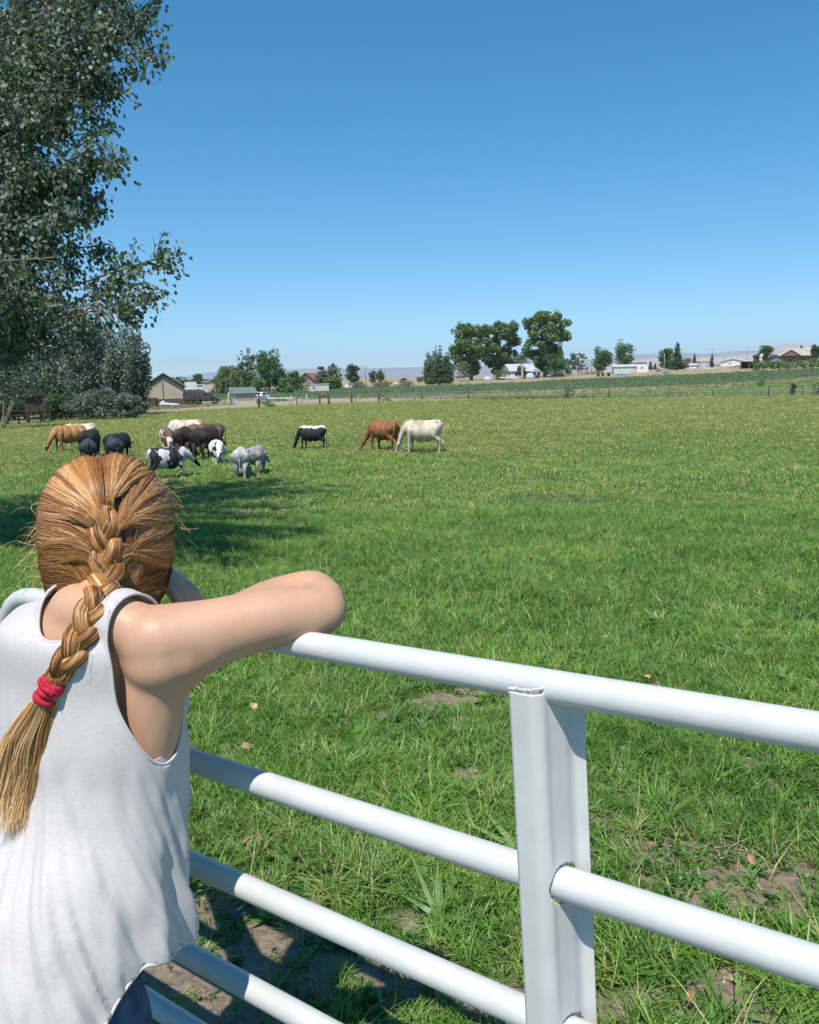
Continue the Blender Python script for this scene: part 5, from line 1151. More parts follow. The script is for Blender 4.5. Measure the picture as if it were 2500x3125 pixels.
def gable(e, w, l, hw, hr, wallm, roofm, trim=None, over=.35, rt_=.12, axis='x', base=0.0):
    """walls and roof; front face at y=0, body behind it. axis 'y': the gable faces the viewer, 'x': the eave does"""
    if axis == 'y':
        k = MB(); k.prism([(-w / 2, base), (w / 2, base), (w / 2, hw), (0, hr), (-w / 2, hw)], ((1, 0, 0), (0, 0, 1), (0, 1, 0)), l); k.build('wall', wallm, e)
        for s in (-1, 1):
            k = MB(); sl = (hr - hw) / (w / 2); x1 = s * (w / 2 + over); z1 = hw - over * sl
            k.prism([(0, hr + .02), (x1, z1 + .02), (x1, z1 + rt_), (0, hr + rt_)][::int(s)] if s > 0 else [(0, hr + .02), (0, hr + rt_), (x1, z1 + rt_), (x1, z1 + .02)], ((1, 0, 0), (0, 0, 1), (0, 1, 0)), l + 2 * over, (0, -over, 0)); k.build('roof', roofm, e)
    else:
        k = MB(); k.prism([(0, base), (l, base), (l, hw), (l / 2, hr), (0, hw)], ((0, 1, 0), (0, 0, 1), (1, 0, 0)), w, (-w / 2, 0, 0)); k.build('wall', wallm, e)
        for s in (0, 1):
            k = MB(); sl = (hr - hw) / (l / 2)
            P4 = [(-over, hw - over * sl + .02), (l / 2, hr + .02), (l / 2, hr + rt_), (-over, hw - over * sl + rt_)] if not s else [(l / 2, hr + .02), (l + over, hw - over * sl + .02), (l + over, hw - over * sl + rt_), (l / 2, hr + rt_)]
            k.prism(P4, ((0, 1, 0), (0, 0, 1), (1, 0, 0)), w + 2 * over, (-w / 2 - over, 0, 0)); k.build('roof', roofm, e)
def window(e, x, z, w, h, y=-.03, fm=None, mull=1):
    k = MB(); f_ = .09
    for dx, dz, sx, sz in ((0, h / 2, w, f_), (0, -h / 2, w, f_), (-w / 2, 0, f_, h), (w / 2, 0, f_, h)) + (((0, 0, f_ * .6, h),) if mull else ()): k.box((x + dx, y, z + dz), (sx, .07, sz))
    o = k.build('window', fm or white_p, e); k = MB(); k.box((x, y + .02, z), (w, .02, h)); k.build('pane', glass, o); return o
# barn ------------------------------------------------------------
b = thing('metal_barn', 502, 146, 'tan metal barn with green roof and brown gable trim', 'barn', 17)
W_, HW, HR = 7.6, 3.35, 5.65
gable(b, W_, 17, HW, HR, tan_metal, metal_green, None, .35, .14, 'y')
k = MB(); nb = 38                                             # ribs of the siding
for i in range(nb + 1):
    x = -W_ / 2 + .06 + i * (W_ - .12) / nb; top = HW + (HR - HW) * (1 - abs(x) / (W_ / 2)) - .95; k.box((x, -.03, top / 2), (.045, .06, top))
rb = k.build('siding_rib', tan_metal, b); rb['kind'] = 'stuff'
for s in (-1, 1):
    k = MB(); P4 = [(0, HR - 1.05), (s * W_ / 2, HW - .95), (s * W_ / 2, HW + .03), (0, HR + .02)]; k.prism(P4 if s < 0 else P4[::-1], ((1, 0, 0), (0, 0, 1), (0, 1, 0)), .10, (0, -.11, 0)); k.build('gable_band', brown_metal, b)
    k = MB(); k.box((s * (W_ / 2 + .0), -.04, (HW - .9) / 2), (.16, .14, HW - .9)); k.build('corner_trim', brown_metal, b)
k = MB(); k.box((-.1, -.09, 2.15), (.10, .05, 4.0)); k.build('downpipe', brown_metal, b)
k = MB(); k.box((-2.2, -.08, 1.25), (.85, .06, .4)); k.build('window', blackm, b)
k = MB(); k.box((-4.55, 4.2, 1.45), (1.5, 6, 2.9)); k.build('lean_to', tan_metal, b); k = MB(); k.prism([(-5.6, 2.75), (-3.75, 3.3), (-3.75, 3.42), (-5.6, 2.87)], ((1, 0, 0), (0, 0, 1), (0, 1, 0)), 6.6, (0, .9, 0)); k.build('lean_to_roof', brown_metal, b)
f = thing('board_fence', 518, 141, 'dark brown board fence along the foot of the barn wall', 'fence', 6)
for i in range(26): k = MB(); k.box((-2.9 + i * .25, 0, .62), (.22, .05, 1.24 + .04 * (i % 3))); k.build('board', dkbrown, f)
f2 = thing('dark_bin', 468, 139, 'square brown board box at the left end of the fence', 'box', -16); k = MB(); k.box((0, 0, .8), (1.25, .9, 1.3)); k.build('body', dkbrown, f2); k = MB(); k.box((0, 0, 1.50), (1.4, 1.0, .08)); k.build('lid', brown_metal, f2)
bt_ = thing('covered_boat', 518, 134, 'pale blue grey boat under a tarp beside the board fence', 'boat', -10); k = MB(); q = cr([(-1.6, 0, .42), (-1.1, 0, .5), (0, 0, .42), (1.2, 0, .36), (1.7, 0, .30)], 4); k.tube(q, np.interp(np.linspace(0, 1, len(q)), [0, .15, .6, 1], [.18, .42, .34, .10]), 10, True, .75); k.build('hull', bluet, bt_); k = MB(); k.ball((-1.0, 0, .82), (.38, .3, .22), 10, 6); k.build('cover', bluet, bt_)
# army truck ------------------------------------------------------
def wheel(e, x, y, r, wd=.28, m_=None, hub=None):
    k = MB(); an = np.linspace(0, 2 * math.pi, 21); k.tube([(x + (r - .13) * math.cos(a), y, r + (r - .13) * math.sin(a)) for a in an], .13, 8, False, wd / .26, ref=(0, 1, 0)); o = k.build('wheel', rub, e)
    k = MB(); k.tube([(x, y - .09, r), (x, y + .09, r)], r - .18, 14); k.build('hub', hub or olive, o); return o
tk_ = thing('army_truck', 612, 137, 'olive six wheeled army truck with a canvas covered bed', 'truck', -4)
k = MB(); k.box((-.95, 1.1, 1.02), (3.6, 2.1, .18)); k.box((-.95, .04, 1.28), (3.6, .06, .36)); k.box((-.95, 2.16, 1.28), (3.6, .06, .36)); k.box((-2.73, 1.1, 1.28), (.06, 2.1, .36)); k.build('cargo_bed', olive, tk_)
k = MB(); q = [(-2.74, 1.45), (-2.78, 1.8), (-2.66, 2.34), (-2.5, 2.45), (-1.6, 2.38), (-.9, 2.46), (-.1, 2.40), (.55, 2.45), (.72, 2.30), (.80, 1.45)]; k.prism(q, ((1, 0, 0), (0, 0, 1), (0, 1, 0)), 2.12, (0, .04, 0)); cv = k.build('canvas', canvas, tk_)
bev = cv.modifiers.new('b', 'BEVEL'); bev.width = .16; bev.segments = 3
for i in range(5): k = MB(); k.tube([(-2.4 + i * .78, .02, 1.45), (-2.4 + i * .78, .01, 2.3)], .025, 5); k.build('canvas_rope', rub, tk_)
k = MB(); k.ball((-2.25, .03, 1.95), (.20, .03, .24), 12, 6); k.build('canvas_window', blackm, tk_)
k = MB(); k.box((1.28, 1.1, 1.30), (.95, 1.9, .9)); k.box((1.30, 1.1, 1.98), (.82, 1.8, .10)); 
for y_ in (.2, 2.0): k.box((.92, y_, 1.85), (.10, .08, .3)); k.box((1.68, y_, 1.85), (.08, .08, .3))
k.build('cab', olive, tk_); k = MB(); k.box((1.3, .21, 1.84), (.66, .02, .26)); k.box((1.70, 1.1, 1.84), (.02, 1.6, .26)); k.build('windscreen', glass, tk_)
k = MB(); q = cr([(1.75, 1.1, 1.22), (2.3, 1.1, 1.20), (2.95, 1.1, 1.10), (3.12, 1.1, 1.02)], 3); k.tube(q, np.interp(np.linspace(0, 1, len(q)), [0, 1], [.52, .40]), 8, True, .95); k.build('bonnet', olive, tk_)
for y_ in (.32, 1.88):
    an = np.linspace(2.7, .2, 8); k = MB(); k.tube([(2.42 + .62 * math.cos(a), y_, .50 + .62 * math.sin(a)) for a in an], .06, 6, True, 4.0, ref=(0, 1, 0)); k.build('mudguard', olive, tk_); k = MB(); k.ball((3.10, y_, 1.12), .11, 8, 6); k.build('headlight', galv, tk_)
k = MB(); k.box((3.24, 1.1, .72), (.10, 2.1, .22)); k.build('bumper', olive, tk_); k = MB(); k.tube([(1.85, .15, 1.3), (1.85, .15, 2.5)], .055, 7); k.build('exhaust_stack', rub, tk_); k = MB(); k.box((.3, 1.1, .75), (5.6, .8, .2)); k.build('chassis', olive, tk_)
for x_, y_ in ((-1.5, .25), (-.35, .25), (2.42, .28), (-1.5, 1.95), (-.35, 1.95), (2.42, 1.92)): wheel(tk_, x_, y_, .50)
# small shed --------------------------------------------------------
sh = thing('small_shed', 748, 132, 'small cream shed with green door and green roof', 'shed', 24)
gable(sh, 4.0, 2.3, 1.85, 2.60, noisy('cream_siding', (.62, .55, .44), (.56, .49, .39), 2, .7), grn_sh, None, .28, .08, 'x')
k = MB(); k.box((.1, -.02, 1.20), (3.3, .02, 1.15)); k.build('side_panel', noisy('dull_tan', (.30, .25, .205), (.34, .285, .235), 2, .8), sh)
k = MB(); k.box((-2.03, .85, .85), (.05, .66, 1.65)); k.build('door', dkgreen, sh)
k = MB(); k.box((-2.03, 1.75, 1.2), (.05, .50, .80)); wn_ = k.build('window', white_p, sh); k = MB(); k.box((-2.06, 1.75, 1.36), (.02, .34, .26)); k.box((-2.06, 1.75, 1.02), (.02, .34, .26)); k.build('pane', glass, wn_)
for x_, y_ in ((-2.02, -.02), (2.02, -.02)): k = MB(); k.box((x_, y_, .93), (.09, .09, 1.86)); k.build('corner_trim', brown_metal, sh)
# pickup and white trailer behind the shed
pk = thing('white_pickup', 807, 140, 'white pickup seen from behind beside the small shed', 'pickup', 62)
k = MB(); k.prism([(-2.3, .55), (2.3, .55), (2.35, 1.05), (1.2, 1.15), (.75, 1.65), (-.5, 1.68), (-.85, 1.12), (-2.3, 1.12)], ((1, 0, 0), (0, 0, 1), (0, 1, 0)), 1.8); pb_ = k.build('body', white_p, pk); bv = pb_.modifiers.new('b', 'BEVEL'); bv.width = .06; bv.segments = 2
k = MB(); k.box((-.72, .9, 1.40), (.05, 1.4, .36), M=None); k.box((.1, -.01, 1.42), (.95, .02, .32)); k.box((.1, 1.81, 1.42), (.95, .02, .32)); k.build('window', blackm, pk)
for x_ in (-1.5, 1.5):
    for y_ in (.1, 1.7): wheel(pk, x_, y_, .36, .2, None, galv)
for y_ in (.18, 1.62): k = MB(); k.box((-2.33, y_, .92), (.04, .14, .26)); k.build('tail_light', mat('red_lens', (.4, .02, .02), .3), pk)
for y_ in (.4, 1.3): k = MB(); k.box((-.1, y_, 1.78), (.5, .5, .14)); k.build('roof_box', rub, pk)
trl = thing('flat_trailer', 858, 141, 'white flat trailer parked behind the white pickup', 'trailer', -8); k = MB(); k.box((0, 0, .52), (4.4, 1.9, .14)); k.build('deck', white_p, trl); k = MB(); k.tube([(-2.2, 0, .45), (-3.3, 0, .38)], .06, 6); k.build('drawbar', rub, trl); k = MB(); k.tube([(1.2, -.8, .55), (1.75, -.8, 1.2)], .04, 5); k.build('ramp_arm', rub, trl)
for x_ in (-.45, .45): wheel(trl, x_, -.8, .33, .2, None, galv)
slab = thing('concrete_pad', 850, 143, 'pale concrete pad under the trailer', 'slab', -8); k = MB(); k.box((0, 1, .06), (8, 5, .12)); k.build('slab_top', noisy('concrete', (.50, .50, .49), (.6, .6, .58), 2, .9), slab)
# behind the barn: machinery, camper, tents
redm = mat('red_paint', (.30, .03, .02), .5)
wt = thing('white_truck', 596, 228, 'white box truck with a red chassis behind the barn', 'truck', 5); k = MB(); k.box((-1.0, 1.2, 2.1), (3.0, 2.2, 2.1)); k.build('box_body', white_p, wt); k = MB(); k.box((0, 1.2, .85), (5.4, 1.4, .3)); k.build('chassis', redm, wt); k = MB(); k.box((1.5, 1.2, 1.5), (1.2, 2.0, 1.2)); k.build('cab', white_p, wt); k = MB(); k.box((1.6, .18, 1.8), (.7, .03, .4)); k.build('window', glass, wt)
for x_ in (-1.8, 1.7): wheel(wt, x_, .3, .5, .25, None, redm)
tr2 = thing('white_tractor_truck', 614, 224, 'white cab truck with red parts right of the box truck', 'truck', 12); k = MB(); k.box((-.2, 1, 1.9), (1.7, 1.9, 1.3)); k.build('cab', white_p, tr2); k = MB(); k.box((.2, 1, .95), (3.6, 1.3, .35)); k.build('chassis', redm, tr2); k = MB(); k.box((1.3, 1, 1.35), (1.2, 1.4, .7)); k.build('bonnet', white_p, tr2)
for q_ in (-.55, .15): k = MB(); k.box((q_, .02, 2.1), (.45, .03, .5)); k.build('window', glass, tr2)
for x_ in (-1.1, 1.3): wheel(tr2, x_, .3, .5, .25, None, redm)
for i, (px_, w_, lb) in enumerate(((634, 3.6, 'pale tan tent left of the domed shelter'), (652, 3.4, 'pale domed shelter with a dark opening'), (672, 2.4, 'small pale tent beside the weeping willow'))):
    tt_ = thing('tent', px_, 224, lb, 'tent', 10 * i, 'tents by the willow'); k = MB(); an = np.linspace(0, math.pi, 9); q = [(w_ / 2 * math.cos(a), 1.9 * math.sin(a) ** .8) for a in an]; k.prism(q, ((1, 0, 0), (0, 0, 1), (0, 1, 0)), 2.6); k.build('canvas', noisy('tent_cloth', (.44, .40, .34), (.55, .52, .46), 1, .8), tt_)
    k = MB(); k.ball((0, -.02, .5), (.55, .03, .6), 10, 6); k.build('opening', blackm if i == 1 else tan_metal, tt_)
mo = thing('white_tank', 590, 160, 'white tank top behind the army truck', 'tank'); k = MB(); k.tube([(-1.0, 0, 1.6), (1.0, 0, 1.6)], .40, 12); k.build('vessel', white_p, mo); k = MB(); k.box((0, 0, .6), (1.6, .8, 1.2)); k.build('stand', brown_metal, mo)
# timber pen and red-brown shed under the grove
pen = thing('timber_pen', 95, 84, 'dark timber pen with rails left of the small raised shed', 'pen', 0)
for i in range(5): k = MB(); k.box((-2.1 + i * 1.0, .1 * (i % 2), .85), (.16, .16, 1.9 + .2 * (i % 2))); k.build('post', dkwood, pen)
for z_ in (.55, 1.05, 1.45): k = MB(); k.box((-.1, -.1, z_), (4.2, .06, .14)); k.build('rail', dkwood, pen)
rs_ = thing('raised_shed', 112, 86, 'red brown raised playhouse shed on posts under the grove', 'shed', 5)
k = MB(); k.box((0, 1, 2.0), (1.6, 1.6, 1.6)); k.build('wall', dkbrown, rs_); k = MB(); k.prism([(-1.1, 2.8), (1.1, 2.8), (0, 3.6)], ((1, 0, 0), (0, 0, 1), (0, 1, 0)), 2.2, (0, -.1, 0)); k.build('roof', dkwood, rs_); window(rs_, .1, 2.3, .5, .5, .16, dkwood, 0)
for x_ in (-.75, .75):
    for y_ in (.3, 1.7): k = MB(); k.box((x_, y_, .6), (.16, .16, 1.25)); k.build('leg', dkwood, rs_)
ln = gp(8, 74); lt = empty('leaning_tree', tuple(ln), 0, 'leaning pale forked trunk at the left edge by the pen', 'tree'); k = MB()
for q in ([(0, 0, -.2), (.35, 0, 1.0), (1.0, .1, 2.4), (1.9, .2, 4.2)], [(.1, 0, .2), (.7, .1, 1.5), (1.5, .2, 2.9), (2.6, .3, 4.4)], [(.05, 0, .3), (.3, -.1, 1.6), (.5, -.2, 3.2)]): k.tube(cr(q, 5), np.linspace(.15, .05, 16), 8)
k.build('trunk', bark, lt); g = np.random.default_rng(8); n = 2600; C_ = g.normal(0, 1, (n, 3)) * [1.5, 1.0, .9] + [1.2, .2, 4.9]; N_ = g.normal(0, 1, (n, 3)); N_ /= np.linalg.norm(N_, axis=1)[:, None]; link('crown', cards(C_, N_, g.uniform(.1, .26, n), g, 1.3, LV['poplar'], 'crown'), lt)
# house with brown roofs, centre left
for i, (px_, d_, lb, w_) in enumerate(((935, 262, 'brown roofed house with a red gable edge left of its twin', 5.4), (984, 268, 'dark roofed house right of the first brown roof', 5.8))):
    hs_ = thing('brown_house', px_, d_, lb, 'house', -20 + 12 * i); gable(hs_, w_, 8, 2.6, 4.6, brick_, redroof if i == 0 else dkbrown, None, .5, .15, 'y'); window(hs_, -.8, 1.5, .9, .9); window(hs_, 1.1, 1.5, .9, .9)
ws_ = thing('white_shed', 975, 196, 'small pale box shed at the alfalfa edge', 'shed', 8); k = MB(); k.box((0, 1, .95), (4.6, 2, 1.9)); k.build('wall', noisy('pale_wall', (.60, .53, .45), (.66, .60, .52), 2, .7), ws_); k = MB(); k.box((0, 1, 1.95), (4.9, 2.3, .12)); k.build('roof', white_p, ws_); window(ws_, -1.3, 1.2, .6, .6)
for i, (px_, w_) in enumerate(((1062, 2.0), (1080, 3.2))):
    ws_ = thing('white_box', px_, 238, ('small white box left of its longer twin in the sage', 'longer white box in the sage below the ridge')[i], 'box', 5); k = MB(); k.box((0, 1, .7), (w_, 1.6, 1.3)); k.build('body', white_p, ws_); k = MB(); k.box((0, 1, 1.39), (w_ + .1, 1.7, .08)); k.build('lid', galv, ws_)
hay = noisy('straw_bales', (.44, .30, .14), (.56, .40, .20), 3, .95)
for j, (px_, nx) in enumerate(((1112, 6), (1182, 5))):
    st = thing('hay_stack', px_, 380, ('stack of hay bales left of the two round trees', 'stack of hay bales right of the two round trees')[j], 'hay stack', 0)
    for i in range(nx):
        for r_ in range(2): k = MB(); k.box(((i - nx / 2) * 1.25, 0, .5 + r_ * .92), (1.2, 1.1, .9)); k.build('bale', hay, st)
wc = gp(1205, 230); wc2 = thing('white_cow', 1206, 232, 'lone white cow far off at the alfalfa edge', 'cow', 0); me_ = COWS['low'][0].copy(); me_.materials.clear(); me_.materials.append(cream); link('body', me_, wc2)
# white house in the cottonwoods
wh = thing('white_farmhouse', 1596, 288, 'white farmhouse with a pale grey roof under the tallest cottonwood', 'house', 24)
gable(wh, 9.5, 7, 2.7, 4.9, white_p, grey_sh, None, .45, .16, 'x'); k = MB(); k.box((-4.78, 3.0, 1.7), (.06, 1.0, 1.0)); w_o = k.build('window', white_p, wh); k = MB(); k.box((-4.82, 3.0, 1.7), (.03, .8, .8)); k.build('pane', glass, w_o)
k = MB(); k.prism([(2.6, 2.2), (6.4, 2.2), (4.5, 3.6)], ((1, 0, 0), (0, 0, 1), (0, 1, 0)), 3.2, (0, -1.6, 0)); k.build('porch_roof', grey_sh, wh); k = MB(); k.box((4.4, -1.45, 1.1), (3.2, .1, 2.2)); k.build('porch_shadow_wall', brown_metal, wh)  # dark panel stands in for the shade under the porch roof
for x_ in (2.8, 4.4, 6.1): k = MB(); k.box((x_, -1.6, 1.1), (.14, .14, 2.2)); k.build('porch_post', white_p, wh)
window(wh, -2.6, 1.6, 1.0, 1.0, -.04, white_p)
stp = thing('dead_stump', 1594, 281, 'tall pale broken stump in front of the white farmhouse roof', 'stump'); k = MB(); q = cr([(0, 0, 0), (.05, 0, 2.2), (.0, 0, 4.4), (.3, 0, 5.2)], 4); k.tube(q, np.linspace(.48, .26, len(q)), 9); k.tube(cr([(0, 0, 3.6), (-.5, 0, 4.6), (-.55, 0, 5.0)], 4), np.linspace(.24, .16, 9), 7); k.build('trunk', barkl, stp)
for i, (px_, w_, h_, m_, lb, ct) in enumerate(((1488, 2.6, 1.5, paleblue, 'blue tarp covered pile left of the farmhouse', 'tarp'), (1618, 2.6, 1.9, paleblue, 'pale blue tarp heap beside the farmhouse porch', 'tarp'), (1546, 4.6, 1.1, white_p, 'low white flat cart in the grass before the farmhouse', 'cart'), (1702, 4.4, 1.2, blackm, 'dark low car under the spreading tree', 'car'), (1640, 1.0, 1.1, dkbrown, 'rust coloured barrel by the farmhouse porch', 'barrel'))):
    o_ = thing({'tarp': 'tarp_pile', 'cart': 'flat_cart', 'car': 'dark_car', 'barrel': 'rusty_barrel'}[ct], px_, 279 if i < 4 else 281, lb, ct, 5)
    if ct == 'tarp': k = MB(); k.ball((0, 0, h_ * .35), (w_ / 2, .9, h_ * .65), 12, 8); k.ball((w_ * .25, 0, h_ * .3), (w_ / 3, .8, h_ * .45), 10, 6); k.build('cover', m_, o_)
    elif ct == 'barrel': k = MB(); k.tube([(0, 0, 0), (0, 0, h_)], .5, 12); k.build('drum', m_, o_); k = MB(); k.tube([(0, 0, h_), (0, 0, h_ + .06)], .53, 12); k.build('rim', rub, o_)
    elif ct == 'cart': k = MB(); k.box((0, 0, .8), (w_, 1.5, .35)); k.build('deck', m_, o_); [wheel(o_, x_, -.6, .32, .2, None, galv) for x_ in (-1.2, 1.2)]
    else:
        k = MB(); k.prism([(-2.1, .35), (2.1, .35), (2.1, .8), (1.2, .9), (.6, 1.35), (-.9, 1.35), (-1.5, .9), (-2.1, .85)], ((1, 0, 0), (0, 0, 1), (0, 1, 0)), 1.7); k.build('body', m_, o_); k = MB(); k.box((-.1, -.01, 1.12), (1.3, .02, .3)); k.build('window', glass, o_)
        for x_ in (-1.35, 1.35): wheel(o_, x_, .1, .33, .2, None, galv)
# right-hand yard ---------------------------------------------------
def simple(nm, px, d, lb, cat, w, l, hw, hr, wm, rm, face=0, axis='x', wins=(), over=.35, dz=0.0):
    o_ = thing(nm, px, d, lb, cat, face, None, dz); gable(o_, w, l, hw, hr, wm, rm, None, over, .14, axis)
    for x_, z_, w2, h2 in wins: window(o_, x_, z_, w2, h2)
    return o_
beige = noisy('beige_siding', (.50, .45, .37), (.58, .52, .44), 2, .7)
simple('pale_shed', 1905, 290, 'long pale beige shed left of the white barn', 'shed', 7.5, 4, 2.3, 2.9, beige, grey_sh, 6)
wb = thing('white_barn', 1950, 292, 'white arched barn with two small dark windows and a red roof edge', 'barn', 4); k = MB(); q = [(-3.2, 0), (3.2, 0), (3.2, 1.9), (2.6, 2.9), (1.4, 3.35), (-1.4, 3.35), (-2.6, 2.9), (-3.2, 1.9)]; k.prism(q, ((1, 0, 0), (0, 0, 1), (0, 1, 0)), 8); k.build('wall', white_p, wb)
k = MB(); k.prism([(-2.7, 2.95), (2.7, 2.95), (1.45, 3.5), (-1.45, 3.5)], ((1, 0, 0), (0, 0, 1), (0, 1, 0)), 8.2, (0, -.1, 0)); k.build('roof', redroof, wb); [window(wb, x_, 1.6, .6, .8, -.03, None, 0) for x_ in (-1.0, 1.0)]
bl = thing('blue_trailer', 1897, 268, 'pale blue box trailer in front of the long pale shed', 'trailer', 8); k = MB(); k.box((0, 1, 1.2), (4.6, 2, 1.3)); k.build('box_body', paleblue, bl); k = MB(); k.box((.2, -.02, 1.75), (4.0, .03, .22)); k.build('white_stripe', white_p, bl); [wheel(bl, x_, .1, .32, .2, None, galv) for x_ in (-1.0, 0.2)]; k = MB(); k.tube([(2.3, 1, .55), (3.1, 1, .5)], .06, 6); k.build('drawbar', rub, bl)
for i, (px_, lb) in enumerate(((1826, 'black oil drum left of its pair in the dirt yard'), (1840, 'black oil drum right of its pair in the dirt yard'), (1858, 'dark drum nearest the blue trailer'))):
    o_ = thing('oil_drum', px_, 266, lb, 'drum', 0, 'drums in the dirt yard'); k = MB(); k.tube([(0, 0, 0), (0, 0, 1.1)], .45, 12); k.build('drum_body', dkbrown if i != 2 else blackm, o_); k = MB(); k.tube([(0, 0, 1.1), (0, 0, 1.16)], .47, 12); k.build('rim', rub, o_)
rk = thing('junk_heap', 2042, 264, 'heap of pale broken concrete in the dry grass', 'heap'); g = np.random.default_rng(4)
for i in range(14): k = MB(); k.box((g.normal(0, .9), g.normal(0, .5), .3 + abs(g.normal(0, .5))), (g.uniform(.6, 1.4), g.uniform(.4, .9), g.uniform(.2, .45)), g.uniform(0, 3), Matrix.Rotation(g.normal(0, .5), 3, 'Y')); k.build('slab_piece', noisy('pale_rubble', (.35, .34, .33), (.5, .48, .46), 3, .9) if i == 0 else bpy.data.materials['pale_rubble'], rk)
sb = thing('dry_brush_heap', 1800, 300, 'heap of grey dead branches before the elm', 'brush pile'); k = MB()
for i in range(60): a = g.uniform(0, 3.14); p0 = np.array([g.normal(0, 1.6), g.normal(0, .8), .1]); k.tube([p0, p0 + [math.cos(a) * 1.4, g.normal(0, .5), g.uniform(.3, 2.2)]], .07, 4)
k.build('branches', noisy('dead_wood', (.38, .31, .24), (.5, .42, .33), 3, .9), sb)['kind'] = 'stuff'
gb = thing('grain_bin', 2146, 300, 'round grey steel grain bin with a conical roof', 'grain bin'); k = MB(); an = np.linspace(0, 2 * math.pi, 25); k.tube([(0, 2, 0), (0, 2, 2.6)], 2.4, 22, ref=None, smooth=False); k.build('wall', galv, gb); k = MB(); k.tube([(0, 2, 2.6), (0, 2, 3.9), (0, 2, 4.05)], [2.65, .35, .05], 22, ref=None, smooth=False); k.build('roof', tanroof, gb)
for z_ in (.65, 1.3, 1.95): k = MB(); k.tube([(2.42 * math.cos(a), 2 + 2.42 * math.sin(a), z_) for a in an], .04, 5, False); k.build('hoop', galv, gb)
k = MB(); k.tube([(-2.9, .5, 0), (-1.9, 1.2, 2.6)], .14, 6); k.build('auger', galv, gb)
simple('low_shed', 2116, 300, 'small white shed left of the grain bin', 'shed', 2.4, 2, 1.5, 1.9, white_p, grey_sh, 0)
simple('white_bungalow', 2238, 330, 'low white bungalow with a bright shallow roof', 'house', 9.5, 7, 1.9, 3.0, white_p, white_p, -8, 'y', ((-1.2, 1.1, .6, .7),), .5)
for i, (px_, w_, h_) in enumerate(((2010, 1.8, .9), (2100, 2.2, .9), (2120, 1.6, .8), (2175, 3.0, .7), (2250, 4.6, .8))):
    o_ = thing('scrap_pile', px_, 285, ('pale scrap pile near the bare pole', 'pale scrap pile left of the bin', 'white scrap at the auger', 'pale sheets right of the bin', 'brown lumber row before the bungalow')[i], 'scrap'); k = MB(); g = np.random.default_rng(60 + i)
    for j_ in range(6): k.box((g.uniform(-w_ / 2, w_ / 2), g.normal(0, .3), g.uniform(.1, h_)), (w_ * .5, .8, .15), g.normal(0, .5))
    k.build('pieces', white_p if i in (1, 2, 3) else dkbrown, o_)['kind'] = 'stuff'
bs = thing('open_black_shed', 2286, 276, 'open fronted shed with a black interior on the slope', 'shed', 4); k = MB(); k.box((-2.5, 1.4, 1.1), (.12, 2.8, 2.2)); k.box((2.5, 1.4, 1.1), (.12, 2.8, 2.2)); k.box((0, 2.8, 1.1), (5.0, .12, 2.2)); k.build('wall', dkbrown, bs); k = MB(); k.box((0, 1.3, 2.28), (5.5, 3.3, .14)); k.build('roof', woodg, bs)
for x_ in (-2.5, 0, 2.5): k = MB(); k.box((x_, -.08, 1.1), (.18, .14, 2.2)); k.build('post', woodg, bs)
bs = thing('grey_lean_to', 2346, 276, 'grey lean-to with a dark opening right of the dead white trunk', 'shed', 4); k = MB(); k.box((-1.6, 1.4, 1.1), (.9, 2.8, 2.2)); k.box((2.0, 1.4, .9), (.14, 2.8, 1.8)); k.box((.2, 2.8, .95), (4.0, .12, 1.9)); k.build('wall', galv, bs); k = MB(); k.prism([(-2.3, 2.25), (2.4, 1.8), (2.4, 1.95), (-2.3, 2.4)], ((1, 0, 0), (0, 0, 1), (0, 1, 0)), 3.2, (0, -.2, 0)); k.build('roof', woodg, bs); k = MB(); k.box((.4, -.1, 1.0), (3.0, .08, .12)); k.build('rail', woodg, bs)
dt_ = thing('dead_white_trunk', 2322, 270, 'white dead cottonwood trunk between the two sheds', 'stump'); k = MB(); q = cr([(0, 0, 0), (.1, 0, 2.0), (-.1, 0, 3.6), (.25, 0, 4.8)], 4); k.tube(q, np.interp(np.linspace(0, 1, len(q)), [0, .6, .8, 1], [.45, .42, .58, .2]), 9); k.ball((.15, 0, 4.2), (.5, .4, .6), 8, 6); k.ball((-.3, 0, 2.9), (.4, .3, .4), 8, 6); k.build('trunk', noisy('bleached_wood', (.46, .46, .46), (.62, .62, .62), 3, .9), dt_)
# hilltop house
hh = thing('hilltop_house', 2432, 318, 'big hilltop house with a broad tan hipped roof', 'house', -6)
k = MB(); k.box((0, 4, 1.3), (12.5, 8, 2.9)); k.build('wall', brick_, hh)
k = MB(); R_ = [(-7, -1, 2.8), (7, -1, 2.8), (7, 9, 2.8), (-7, 9, 2.8), (-3.2, 4, 5.6), (4.2, 4, 5.6)]; k.add(R_, [(0, 1, 5, 4), (1, 2, 5), (2, 3, 4, 5), (3, 0, 4), (0, 3, 2, 1)]); k.build('roof', tanroof, hh)
k = MB(); k.prism([(-5.4, 2.85), (1.2, 2.85), (-2.1, 4.9)], ((1, 0, 0), (0, 0, 1), (0, 1, 0)), 4, (0, -1.5, 0)); k.build('gable', brick_, hh)
for s in (-1, 1):
    k = MB(); P4 = [(-2.1, 4.92), (-2.1 + s * 3.7, 2.72), (-2.1 + s * 3.7, 2.9), (-2.1, 5.12)]; k.prism(P4, ((1, 0, 0), (0, 0, 1), (0, 1, 0)), 4.2, (0, -1.7, 0)); k.build('gable_roof', brown_metal, hh)
for x_ in (-4.6, -1.2, 2.0, 4.6): window(hh, x_, 1.5, 1.1, 1.1, -.05, brown_metal)
k = MB(); k.box((5.6, 6, 5.2), (1.0, 1.0, 2.0)); k.build('chimney', brick_, hh)
